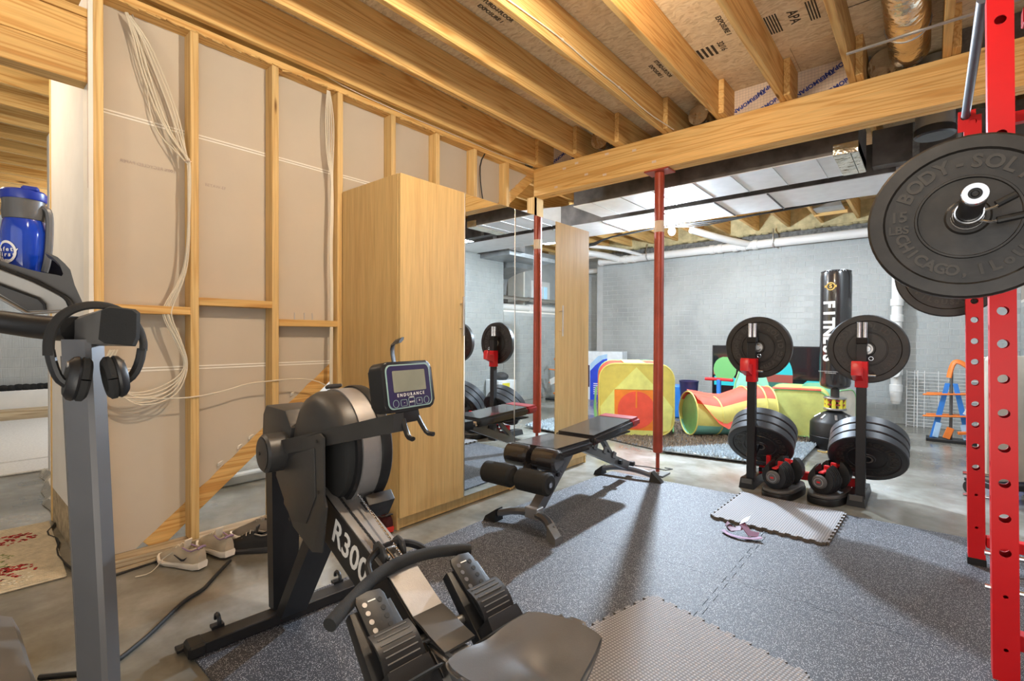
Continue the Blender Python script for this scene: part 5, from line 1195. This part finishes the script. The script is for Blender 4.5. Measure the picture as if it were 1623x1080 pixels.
# ================================================================== SQUAT STAND
ss = thing('squat_stand', 'black squat stand with red hooks and a red cross bar', 'squat stand', (-.65, 3.9, 0))
P0, P1 = Vector((-.978, 3.868, 0)), Vector((-.330, 3.925, 0))
for P in (P0, P1):
    x, y = P.x, P.y
    u = B().bx(x-.0275, x+.0275, y-.0275, y+.0275, .05, .80, .003).obj('upright', 'black_steel', ss, True)
    b_ = B()
    for k in range(12): b_.cyl((x+.0268, y, .12+k*.055), (x+.0284, y, .12+k*.055), .006, seg=8)
    b_.obj('hole', 'cable_black', u, True, kind='stuff')
    B().bx(x-.0285, x+.0285, y-.0285, y+.0285, .80, 1.06, .003).obj('sleeve', 'black_plastic', u, True)
    for dx in (-.015, .016): B().cyl((x+dx, y, 1.06), (x+dx, y, 1.20), .0135, seg=14).obj('chrome_tube', 'chrome', u, True)
    B().bx(x-.032, x+.033, y-.032, y+.032, 1.06, 1.10, .004).obj('top_clamp', 'black_foam', u, True)
    hk = B().bx(x-.034, x+.034, y-.036, y+.034, .775, .945, .003)
    hk.obj('hook_sleeve', 'red', ss, True)
    B().prism([(-.145, .86), (-.145, .93), (-.13, .95), (-.118, .93), (-.118, .905), (-.04, .905), (-.036, .82)], x-.044, x+.012, Matrix(((0, 0, 1, 0), (1, 0, 0, y), (0, 1, 0, 0), (0, 0, 0, 1))), .003).obj('bar_hook', 'red_plastic', ss, True)
    B().cyl((x+.03, y, .855), (x+.075, y, .855), .009, seg=12).obj('pull_pin', 'chrome', ss, True)
    B().torus((x+.050, y-.02, .965), .012, .003, Rm(PI/2, 0, 0), 14, 6).obj('lock_ring', 'chrome', ss, True)
    B().cyl((x+.02, y+.03, 1.025), (x+.02, y+.13, 1.025), .024, seg=18, bev=.003).obj('plate_peg', 'chrome', ss, True)
    B().loft([[(x-.072, y-.05, 0), (x+.03, y-.05, 0), (x+.03, y+.42, 0), (x-.072, y+.42, 0)], [(x-.062, y-.042, .075), (x+.02, y-.042, .075), (x+.02, y+.41, .055), (x-.062, y+.41, .055)]]).obj('foot', 'grey_steel' if False else 'black_steel', ss, True)
    B().box((x-.02, y-.044, .045), (.07, .004, .055)).obj('foot_cap', 'grey_plastic', ss, True)
    B().cyl((x, y+.05, .22), (x, y+.36, .36), .018, seg=12).obj('storage_peg', 'black_steel', ss, True)
B().box(((P0.x+P1.x)/2, 4.14, .085), (.66, .05, .055), (0, 0, .08), .003).obj('cross_bar', 'red', ss, True)
B().bx(-.915, -.885, 4.02, 4.05, .02, .22, .003).obj('brace_plate', 'red', ss, True)
B().bx(-.955, -.895, 3.98, 4.0, .10, .13).obj('brace_bolt', 'chrome', ss, True)
PT = Rm(math.radians(27), 0, math.radians(4))
i_ = 0
for P, n_, side in ((P0, 3, 'left'), (P1, 3, 'right')):
    place(P15, 'weight_plate', f'lettered plate standing upright behind the {side} squat stand hook', 'weight plate', Tm(P.x+.02, P.y+.085, 1.025) @ Rm(0, .4 if side == 'left' else -.3, 0))
    for k in range(n_):
        c = Vector((P.x+.02, P.y+.165, .300))+Vector((0, .0655*k*math.cos(.70), .0655*k*math.sin(.70)))
        place(P35, 'weight_plate', f'{["front", "middle", "back"][k]} plate of the tilted stack low behind the {side} squat stand upright', 'weight plate', Tm(*c) @ Rm(math.radians(40), 0, math.radians(3)), 'plates stacked low on the squat stand')
# ================================================================== DUMBBELLS
def dumbbell(label, loc, rz):
    d = thing('adjustable_dumbbell', label, 'dumbbell', loc, rz, 'pair of adjustable dumbbells')
    ov = [(.105*math.copysign(abs(math.cos(a))**.7, math.cos(a)), .215*math.copysign(abs(math.sin(a))**.7, math.sin(a))) for a in [2*PI*k/28 for k in range(28)]]
    tr = B().prism(ov, 0, .045, bev=.006).obj('tray', 'black_plastic', d)
    B().prism([(x*.95, y*.96) for x, y in ov], .045, .066, bev=.006).obj('tray_lip', 'grey_plastic', tr)
    for s in (-1, 1):
        for k in range(6):
            y = s*(.075+k*.0185); r = .105-.0035*k
            pf = [(r*math.sin(a)*(.88), r*math.cos(a)) for a in [2*PI*q/22 for q in range(22)]]
            pf = [(px, py) for px, py in pf if not (abs(px) < .036 and py > 0)]
            i0 = min(range(len(pf)), key=lambda q: 0 if False else q)
            poly = sorted(pf, key=lambda p: math.atan2(-p[0], -p[1])); 
            left = [p for p in poly]; top = [(-.034, r*.90), (-.026, -.005), (.026, -.005), (.034, r*.90)]
            # outline: go round from right of the notch clockwise to its left, then down the notch
            body = sorted([p for p in pf], key=lambda p: (math.atan2(p[0], p[1])) % (2*PI))
            out_ = body+top
            B().prism(out_, y-.008, y+.008, Tm(0, 0, .155) @ Matrix(((1, 0, 0, 0), (0, 0, 1, 0), (0, 1, 0, 0), (0, 0, 0, 1))), .002).obj('plate', 'black_plastic', d)
        B().cyl((0, s*.185, .15), (0, s*.205, .15), .046, .041, seg=26, bev=.004).obj('dial', 'grey_plastic', d)
        if s < 0:
            B().lathe([(.024, 0), (.027, 0), (.027, .002), (.024, .002)], 28, Tm(0, s*.208, .15) @ Rm(-PI/2, 0, 0)).obj('dial_ring', 'steel', d)
            B().box((0, s*.207, .15), (.022, .002, .012), (0, 0, 0), .001).obj('dial_mark', 'red_plastic', d)
    B().cyl((0, -.075, .175), (0, .075, .175), .018, seg=18, bev=.003).obj('handle', 'black_foam', d)
    B().box((0, 0, .205), (.034, .34, .012), bev=.004).obj('red_bridge', 'red_plastic', d)
    for s in (-1, 1): B().box((0, s*.060, .215), (.036, .02, .045), bev=.004).obj('red_guide', 'red_plastic', d)
    return d
d1 = dumbbell('adjustable dumbbell in its tray, nearer the left squat stand upright', (-.765, 3.87, 0), -.16)
copy_tree(d1, (-.500, 3.955, 0), -.20, 'adjustable dumbbell in its tray, nearer the right squat stand upright')

# ================================================================== PUNCHING BAG
pg = thing('punching_bag', 'black standing punching bag lettered FITNESS on a round base', 'punching bag', (-.705, 5.82, 0))
ba = B().lathe([(0, 0), (.195, 0), (.21, .02), (.215, .12), (.21, .125), (.214, .13), (.212, .25), (.195, .275), (.10, .35), (.06, .37), (.055, .39), (0, .39)], 40).obj('base', 'black_plastic', pg)
for a in range(8): B().box((0, 0, 0), (.07, .022, .012), bev=.004, mtx=Rm(0, 0, a*PI/4+.2) @ Tm(.145, 0, .318) @ Rm(0, .62, 0)).obj('rib', 'steel', ba)
B().cyl((0, 0, .38), (0, 0, .40), .10, seg=24, bev=.004).obj('flange', 'steel', pg)
for k in range(8): B().cyl((.075*math.cos(k*PI/4), .075*math.sin(k*PI/4), .39), (.075*math.cos(k*PI/4), .075*math.sin(k*PI/4), .50), .018, seg=10, bev=.003).obj('spring', 'yellow', pg)
for z in (.43, .47): B().cyl((0, 0, z), (0, 0, z+.012), .088, seg=20).obj('spring_plate', 'vinyl_red', pg)
B().cyl((0, 0, .49), (0, 0, .505), .10, seg=24, bev=.003).obj('flange', 'steel', pg)
B().cyl((0, 0, .50), (0, 0, .66), .038, seg=18).obj('neck', 'matte_grey', pg)
bg = B().lathe([(0, .585), (.085, .59), (.125, .615), (.134, .65), (.134, 1.70), (.128, 1.745), (.105, 1.765), (0, 1.77)], 40).obj('bag', 'vinyl', pg)
b_ = B()
for k in range(30): a = 2*PI*k/30; b_.box((.118*math.cos(a), .118*math.sin(a), 1.752), (.012, .006, .02), (0, -.6, a), .001) if False else b_.sphere((.120*math.cos(a), .120*math.sin(a), 1.75), .011, (1, 1, .8), 6, 4)
b_.obj('gathered_seam', 'black_foam', bg)
va = -1.90          # direction that faces the camera-left side
def onbag(a, z, r=.1352): return (r*math.cos(a), r*math.sin(a), z)
b_ = B(); g2 = B()
for k, ch in enumerate('FITNESS'):
    z = 1.425-k*.088
    b_.text(ch, .14, Tm(*onbag(va, z)) @ Rm(0, 0, va+PI/2) @ Rm(PI/2, 0, 0) @ Rm(0, 0, -PI/2), .002, .006)
b_.obj('lettering', 'letter_white', bg)
for r0, r1 in ((.030, .040),):
    MT = Tm(*onbag(va+.12, 1.60)) @ Rm(0, 0, va+.12+PI/2) @ Rm(PI/2, 0, 0)
    g2.lathe([(r0, 0), (r1, 0), (r1, .002), (r0, .002)], 24, MT)
    for s in (-1, 1): g2.box((s*.042, 0, .001), (.02, .022, .002), mtx=MT)
    g2.text('S', .055, MT, .003, .002)
g2.obj('round_emblem', 'gold', bg)
b_ = B().text('ALWAYS WEAR GLOVES WHEN STRIKING', .011, Tm(*onbag(-1.75, .765, .1362)) @ Rm(0, 0, -1.75+PI/2) @ Rm(PI/2, 0, 0), .001)
b_.text('THE TRAINING BAG', .011, Tm(*onbag(-1.75, .750, .1362)) @ Rm(0, 0, -1.75+PI/2) @ Rm(PI/2, 0, 0), .001); b_.obj('small_print', 'letter_white', bg)
B().tube([(-.10, -.30, .006), (-.05, -.33, .006), (.0, -.30, .006), (-.03, -.27, .006)], .006, 6, 1).obj('rope_loop', 'gold', pg)

# ================================================================== TENTS
tn = thing('play_tent', 'yellow pop-up cube tent with a coral red opening', 'tent', (-2.44, 5.0, .02), math.radians(31))
def rsq(w, h, r, n_=6, z0=0):
    return [(x, z+h/2+z0) for x, z in rr_(w, h, r, n_)]
XZ = Matrix(((1, 0, 0, 0), (0, 0, 1, 0), (0, 1, 0, 0), (0, 0, 0, 1)))
W2, H2_ = .80, .78
fr = rsq(W2, H2_, .17)
B().prism(fr, .0, .006, XZ).obj('front_panel', 'lime_dark', tn)
B().prism([(-.13, .10), (.39, .10), (.39, .48), (.02, .70), (-.04, .70), (-.24, .48), (-.24, .04), (-.13, .04)], -.006, .0, XZ).obj('light_panel', 'lime', tn) if False else None
B().prism([(-.235, .50), (.235, .50), (.0, .745)], -.007, -.001, XZ).obj('peak_panel', 'lime', tn)
B().prism([(-.36, .06), (-.20, .03), (-.235, .50), (-.30, .42), (-.39, .30)], -.006, -.001, XZ).obj('side_panel', 'lime', tn)
B().prism([(.36, .06), (.20, .03), (.235, .50), (.30, .42), (.39, .30)], -.006, -.001, XZ).obj('side_panel', 'lime', tn)
B().prism([(-.23, .055), (.23, .055), (.235, .495), (-.235, .495)], -.012, -.007, XZ).obj('doorway', 'orange', tn)
B().prism([(.20*math.cos(a), .275+.205*math.sin(a)) for a in [2*PI*k/32 for k in range(32)]], -.018, -.013, XZ).obj('door_flap', 'coral', tn)
B().bx(-.008, .008, -.024, -.018, .30, .49).obj('door_tie', 'orange', tn)
B().bx(-.25, .25, -.010, -.002, .0, .055, .002).obj('hem', 'lime', tn)
rim_ = [(x, 0, z) for x, z in fr]; B().tube(rim_+[rim_[0]], .009, 6).obj('hoop', 'mesh_yellow', tn)
B().loft([[(x, .005, z) for x, z in fr], [(x*1.03, .40, z*1.0) for x, z in fr], [(x, .78, z) for x, z in fr]], cap=False).obj('side_wall', 'coral', tn)
B().prism([(x*.3, z) for x, z in fr], .30, .60, Tm(0, 0, .012) @ XZ).obj('roof_stripe', 'lime', tn) if False else None
B().loft([[(-.13, .01, .786), (.10, .01, .786), (.10, .77, .786), (-.13, .77, .786)], [(-.13, .01, .792), (.10, .01, .792), (.10, .77, .792), (-.13, .77, .792)]]).obj('roof_stripe', 'lime', tn)
rb = [(x, .79, z) for x, z in fr]; B().tube(rb+[rb[0]], .009, 6).obj('hoop', 'mesh_green', tn)
B().prism(fr, .782, .787, XZ).obj('back_panel', 'teal', tn)
B().tube([(.405, .10, .02), (.44, .35, .45), (.405, .62, .74), (.40, .78, .3)], .012, 6, 2, flat=3).obj('green_edge', 'mesh_green', tn)
B().tube([(-.405, .10, .02), (-.45, .25, .25), (-.43, .5, .45)], .012, 6, 2, flat=4).obj('green_edge', 'mesh_green', tn)
# tunnel
tu = thing('play_tunnel', 'sagging yellow and red pop-up tunnel beside the cube tent', 'tunnel', (-1.9, 5.7, .02))
C0 = [Vector((-2.02, 5.42, .0)), Vector((-1.82, 5.62, 0)), Vector((-1.58, 5.85, 0)), Vector((-1.45, 5.96, 0)), Vector((-1.36, 6.03, 0))]
def tring(c, d, r, sag, a0, a1, n_=12):
    nrm = Vector((-d.y, d.x, 0)).normalized(); o_ = []
    for k in range(n_+1):
        a = a0+(a1-a0)*k/n_; o_.append(tuple(c+nrm*math.cos(a)*r+Vector((0, 0, .02+(r+r*math.sin(a))*sag))))
    return o_
dv = [(C0[min(i+1, 4)]-C0[max(i-1, 0)]) for i in range(5)]
sg_ = [(.235, 1.0), (.24, .86), (.25, 1.05), (.24, 1.12), (.24, 1.1)]
for nm, mt, a0, a1 in (('lower_cloth', 'mesh_yellow', -.35, -1.0-.0), ):
    pass
D = math.radians
for nm, mt, a0, a1 in (('top_cloth', 'coral', 35, 145), ('side_cloth', 'mesh_yellow', 145, 205), ('bottom_cloth', 'teal', 205, 335), ('side_cloth', 'mesh_yellow', 335, 395)):
    B().loft([tring(c, d, r, s, D(a0), D(a1)) for c, d, (r, s) in zip(C0, dv, sg_)], cap=False, closed=False).obj(nm, mt, tu, True)
q = tring(C0[0]+Vector((.02, .02, 0)), dv[0], .225, 1.0, 0, 2*PI, 28)[:-1]
B().loft([q, [(x+.004, y+.004, z) for x, y, z in q]]).obj('end_mesh', 'mesh_green', tu, True)
for c, d, (r, s) in zip(C0, dv, sg_):
    q = tring(c, d, r*1.01, s, 0, 2*PI, 28); B().tube(q, .008, 6, caps=False).obj('hoop', 'mesh_yellow', tu, True)
random.seed(9); rr = []
for i in range(7):
    f_ = i/6; c = C0[0].lerp(C0[2], f_); n3 = Vector((.74, -.67, 0))
    drop = .30*(1-abs(f_-.48)/.52)**.9
    row = []
    for k in range(6):
        g_ = k/5; row.append(tuple(c+n3*(-.05+.315*g_)+Vector((0, 0, .515-.05*math.sin(f_*PI)-.06*g_-drop*g_**1.6+random.uniform(-.012, .012)))))
    rr.append(row)
B().loft(rr, False, False).obj('hanging_flap', 'coral', tu, True, ang=80)
# small second cube
t2 = thing('play_cube', 'low lime green pop-up play cube right of the tunnel', 'play cube', (-1.10, 6.22, .02), math.radians(8))
f2_ = rsq(.62, .50, .14)
B().prism(f2_, 0, .006, XZ @ Tm(0, 0, -.10)).obj('front_panel', 'lime', t2)
q = [(x, -.10, z) for x, z in f2_]; B().tube(q+[q[0]], .008, 6).obj('hoop', 'mesh_green', t2)
B().loft([[(x, -.095, z) for x, z in f2_], [(x, .42, z*1.04) for x, z in f2_]], cap=False).obj('side_wall', 'mesh_yellow', t2)
q = [(x, .42, z*1.04) for x, z in f2_]; B().tube(q+[q[0]], .008, 6).obj('hoop', 'mesh_green', t2)
B().prism([(x*.95, z*1.0) for x, z in f2_], .40, .408, XZ).obj('back_panel', 'teal', t2)
B().bx(-.25, .22, -.11, .05, .505, .515, .002).obj('roof_flap', 'coral', t2)
sp3 = rsq(.42, .52, .12)
mt3 = Tm(.44, .0, 0) @ Rm(0, 0, math.radians(62)) @ XZ
B().prism(sp3, 0, .006, mt3).obj('end_panel', 'rug_white', t2)
q = [mt3 @ Vector((x, z, 0)) for x, z in sp3]; B().tube(q+[q[0]], .007, 6).obj('hoop', 'mesh_green', t2)
mt4 = Tm(.20, .32, .0) @ Rm(0, 0, math.radians(18)) @ XZ
B().prism(rsq(.40, .56, .10), 0, .006, mt4).obj('end_panel', 'teal', t2)
t3 = thing('teal_panel', 'curved teal fabric panel standing behind the tunnel', 'play panel', (-1.62, 6.35, .02), math.radians(20))
B().loft([[(-.20, 0, .0), (.20, .02, .0), (.20, .028, .0), (-.20, .008, .0)], [(-.19, .05, .45), (.22, .06, .45), (.22, .068, .45), (-.19, .058, .45)], [(-.10, .06, .74), (.14, .08, .72), (.14, .088, .72), (-.10, .068, .74)]]).obj('panel', 'teal', t3)
B().tube([(-.20, 0, .0), (-.19, .05, .45), (-.10, .06, .74), (.14, .08, .72)], .007, 6, 1).obj('hoop', 'mesh_green', t3)
# rugs
random.seed(21)
def shag(poly, mt, name, label, z0, n_, par=None):
    t = thing(name, label, 'rug', (0, 0, 0))
    B().prism(poly, z0, z0+.012).obj('rug_backing', 'shoe_dark' if mt == 'shag_brown' else 'shag', t)
    xs = [p[0] for p in poly]; ys_ = [p[1] for p in poly]; b_ = B(); c = 0
    def inside(x, y):
        r = False
        for i in range(len(poly)):
            (xa, ya), (xb, yb) = poly[i], poly[i-1]
            if (ya > y) != (yb > y) and x < (xb-xa)*(y-ya)/(yb-ya)+xa: r = not r
        return r
    while c < n_:
        x, y = random.uniform(min(xs), max(xs)), random.uniform(min(ys_), max(ys_))
        if not inside(x, y): continue
        h = random.uniform(.018, .034); a = random.uniform(0, 6.3); s = .009; dx, dy = random.uniform(-.012, .012), random.uniform(-.012, .012)
        v = [b_.bm.verts.new((x+s*math.cos(a+k*2.09), y+s*math.sin(a+k*2.09), z0+.010)) for k in range(3)]; tp = b_.bm.verts.new((x+dx, y+dy, z0+h+.008))
        for k in range(3): b_.bm.faces.new((v[k], v[(k+1) % 3], tp))
        c += 1
    b_.obj('shag_pile', mt, t, kind='stuff'); return t
shag([(-2.98, 4.74), (-1.90, 4.50), (-.95, 4.60), (-.95, 6.2), (-2.98, 6.2)], 'shag_brown', 'brown_shag_rug', 'brown shag rug under the play tents', 0, 9000)
shag([(-1.95, 4.44), (-.83, 4.60), (-.84, 5.7), (-1.15, 5.55)], 'shag', 'grey_shag_rug', 'pale blue-grey shag rug behind the squat stand', .024, 6000)
# TV
tv = thing('television', 'large dark television standing behind the play tents', 'television', (-1.6, 7.02, 0))
B().bx(-.69, .685, 0, .05, .13, .985, .004).obj('frame', 'black_plastic', tv)
B().bx(-.675, .67, -.003, .0, .15, .972).obj('screen', 'screen', tv)
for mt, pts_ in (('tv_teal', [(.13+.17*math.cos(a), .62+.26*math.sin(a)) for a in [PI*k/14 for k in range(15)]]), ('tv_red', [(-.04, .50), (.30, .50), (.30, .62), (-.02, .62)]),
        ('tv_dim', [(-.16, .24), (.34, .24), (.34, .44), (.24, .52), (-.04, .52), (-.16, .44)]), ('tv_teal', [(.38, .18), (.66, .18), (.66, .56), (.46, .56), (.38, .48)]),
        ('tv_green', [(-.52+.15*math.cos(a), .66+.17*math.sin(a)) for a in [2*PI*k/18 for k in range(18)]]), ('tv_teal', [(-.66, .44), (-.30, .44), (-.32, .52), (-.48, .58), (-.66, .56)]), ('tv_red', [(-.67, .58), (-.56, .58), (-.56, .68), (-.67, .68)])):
    B().prism(pts_, -.0035-.0001*len(pts_)*.1, -.003, XZ).obj('painted_reflection', mt, tv, label='blurred coloured reflection painted on the screen')  # blurred reflections of the tents, painted as glowing patches
for x in (-.45, .45): B().bx(x-.02, x+.02, -.08, .12, 0, .14, .004).obj('stand_leg', 'black_plastic', tv)
# box
bx_ = thing('cardboard_box', 'tall white printed box with a blue swoosh by the far wall corner', 'box', (-4.35, 7.45, 0), math.radians(14))
B().bx(-.42, .42, 0, .35, 0, .84, .003).obj('carton', 'box_white', bx_)
B().prism([(-.14, .0), (.16, .0), (.16, .72), (.08, .70), (-.05, .60), (-.14, .50)], -.003, -.001, XZ).obj('blue_print', 'box_blue', bx_)
B().prism([(-.14, .50), (-.05, .60), (.08, .70), (.16, .72), (.16, .80), (.0, .76), (-.14, .62)], -.003, -.001, XZ).obj('light_blue_print', 'box_light', bx_)
B().prism([(-.40, .22), (-.15, .22), (-.15, .60), (-.40, .60)], -.003, -.001, XZ).obj('dark_picture', 'navy', bx_)
b_ = B()
for k in range(6): b_.bx(-.08, .12, -.0045, -.003, .10+k*.035, .115+k*.035)
for k in range(3): b_.bx(.22, .22+.10, -.0045, -.003, .30+k*.09, .33+k*.09)
b_.obj('printed_lines', 'letter_white', bx_)
b_ = B(); b_.bx(.20, .30, -.003, -.001, .44, .52); b_.bx(.32, .36, -.003, -.001, .38, .50); b_.bx(.24, .36, -.003, -.001, .60, .625); b_.obj('printed_marks', 'box_light', bx_)
hp_ = thing('mesh_hamper', 'pale green pop-up mesh hamper between the wardrobe and the tent', 'hamper', (-3.32, 4.95, .03))
B().lathe([(0, 0), (.20, 0), (.205, .25), (.20, .50), (.195, .50), (.198, .25), (.19, .01), (0, .01)], 28).obj('mesh_wall', 'teal', hp_)
for z in (.01, .25, .50): B().torus((0, 0, z), .203, .006, None, 28, 6).obj('hoop', 'mesh_green', hp_)
B().sphere((.02, -.02, .47), .15, (1, 1, .55), 16, 10).obj('white_cloth', 'white', hp_)
# toys behind the tunnel
ro = thing('ride_on_toy', 'toddler ride-on toy with a red handlebar behind the tunnel', 'toy', (-2.02, 6.45, 0))
B().tube([(-.17, 0, .56), (0, 0, .565), (.17, 0, .56)], .020, 10).obj('handlebar', 'red_plastic', ro)
B().cyl((0, 0, .30), (0, 0, .56), .028, seg=14).obj('steering_post', 'toy_blue', ro)
B().loft([[(-.09, -.25, .12), (.09, -.25, .12), (.09, .25, .12), (-.09, .25, .12)], [(-.06, -.22, .34), (.06, -.22, .34), (.06, .10, .30), (-.06, .10, .30)]]).obj('toy_body', 'box_light', ro)
for x, y in ((-.12, -.2), (.12, -.2), (-.12, .2), (.12, .2)): B().cyl((x-.02, y, .08), (x+.02, y, .08), .08, seg=18, bev=.01).obj('wheel', 'black_plastic', ro)
bn = thing('toy_bin', 'dark blue round bin between the tent and the ride-on toy', 'bin', (-2.42, 6.5, 0))
B().lathe([(0, 0), (.09, 0), (.12, .50), (.125, .50), (.125, .52), (.11, .52), (.08, .02), (0, .02)], 24).obj('bin_body', 'navy', bn)
B().box((-.26, .1, .22), (.30, .25, .44), (0, 0, .2), .02).obj('blue_box', 'toy_blue', bn)
# wire shelf
wsf = thing('wire_shelf', 'white wire shelf leaning against the far brick wall', 'wire shelf', mtx=Tm(-.20, 7.82, 0) @ Rm(math.radians(-7), 0, 0))
for k in range(17): B().cyl((0, 0, .02+k*.041), (.80, 0, .02+k*.041), .0028, seg=6).obj('wire', 'wire_white', wsf)
for x in (0, .075, .105, .17, .30, .43, .56, .69, .80): B().cyl((x, -.006, 0), (x, -.006, .70), .0045 if x in (.105,) else .003, seg=6).obj('rod', 'wire_white', wsf)
# toy track tower
ht = thing('toy_track_tower', 'blue and orange toy car track tower on the concrete', 'toy', (.19, 6.95, 0))
for s in (-1, 1):
    B().loft([[(s*.15-.028, -.02, 0), (s*.15+.028, -.02, 0), (s*.15+.028, .02, 0), (s*.15-.028, .02, 0)], [(s*.03-.02, -.015, .62), (s*.03+.02, -.015, .62), (s*.03+.02, .015, .62), (s*.03-.02, .015, .62)]]).obj('tower_leg', 'toy_blue', ht)
    B().box((s*.11, -.03, .12), (.05, .012, .16), (0, -s*.18, 0), .003).obj('tower_brace', 'box_light', ht)
B().cyl((0, 0, .02), (0, 0, .75), .014, seg=12).obj('lift_column', 'grey_plastic', ht)
B().tube([(-.02, 0, .68), (0, 0, .80), (.03, 0, .86), (.10, .0, .83), (.22, .0, .70)], .028, 8, 2, flat=.5).obj('track_loop', 'toy_orange', ht)
for z in (.50, .27):
    B().tube([(-.22, -.02, z-.01), (-.12, -.06, z), (.05, -.07, z+.015), (.3, -.03, z+.03)], .030, 8, 1, flat=.35).obj('track_ring', 'toy_orange', ht)
    B().tube([(-.20, .06, z), (.05, .10, z+.01), (.3, .08, z+.02)], .028, 8, 1, flat=.35).obj('track_ring', 'toy_orange', ht)
B().bx(-.20, .35, -.09, .10, 0, .035, .005).obj('base_strip', 'black_plastic', ht)
B().box((-.02, -.05, .10), (.06, .04, .12), (0, .3, 0), .004).obj('car_gate', 'toy_orange', ht)
B().box((.12, -.07, .12), (.14, .04, .03), (0, -.1, .2), .004).obj('car_gate', 'toy_orange', ht)
B().box((.17, -.12, .34), (.14, .01, .10), (0, .4, .2)).obj('paper_tag', 'white', ht)
wc_ = thing('white_cushion', 'small white cushion on the concrete behind the right plate stack', 'cushion', (-.50, 7.40, .05), .7)
B().sphere((0, 0, 0), .05, (3.0, 1.5, .9), 20, 10).obj('cushion_cover', 'white', wc_)
B().tube([(.14, 0, .01), (-.14, 0, .015)], .004, 6).obj('piping', 'wire_white', wc_)
# folded table behind the rack
ftb = thing('folded_table', 'beige folded table on a black wheeled frame behind the red rack', 'table', mtx=Tm(.505, 4.72, 0) @ Rm(0, 0, math.radians(38)))
B().prism(rsq(.50, .84, .035, 5, .14), 0, .028, XZ, .003).obj('table_top', 'beige', ftb)
B().prism(rsq(.48, .82, .03, 5, .15), .06, .085, XZ, .003).obj('table_top', 'beige', ftb)
B().bx(-.25, .25, -.06, .15, .09, .13, .004).obj('frame_rail', 'black_steel', ftb)
for x in (-.2, .2):
    for y in (-.10, .18): B().cyl((x-.02, y, .045), (x+.02, y, .045), .045, seg=18, bev=.006).obj('caster', 'black_plastic', ftb)
    B().bx(x-.02, x+.02, -.13, .21, .085, .11, .003).obj('frame_foot', 'black_steel', ftb)
# white storage box seen in the mirror
wb = thing('storage_box', 'white box with a yellow label and black cloth on top, seen in the mirror', 'box', (.58, 5.75, 0), .2)
B().bx(-.17, .17, -.17, .17, 0, .42, .006).obj('carton', 'box_white', wb)
for M_ in (Rm(0, 0, -PI/2),):
    B().bx(-.12, .0, -.172, -.170, .30, .38).obj('yellow_label', 'yellow', wb); B().bx(-.10, .05, -.172, -.170, .08, .24).obj('blue_label', 'box_blue', wb)
    B().bx(-.172, -.170, -.10, .04, .30, .38).obj('yellow_label', 'yellow', wb); B().bx(-.172, -.170, -.06, .10, .08, .24).obj('blue_label', 'box_blue', wb)
B().sphere((0, 0, .47), .10, (1.4, 1.1, .7), 12, 8).obj('dark_cloth', 'shoe_dark', wb)
bpy.context.view_layer.update()
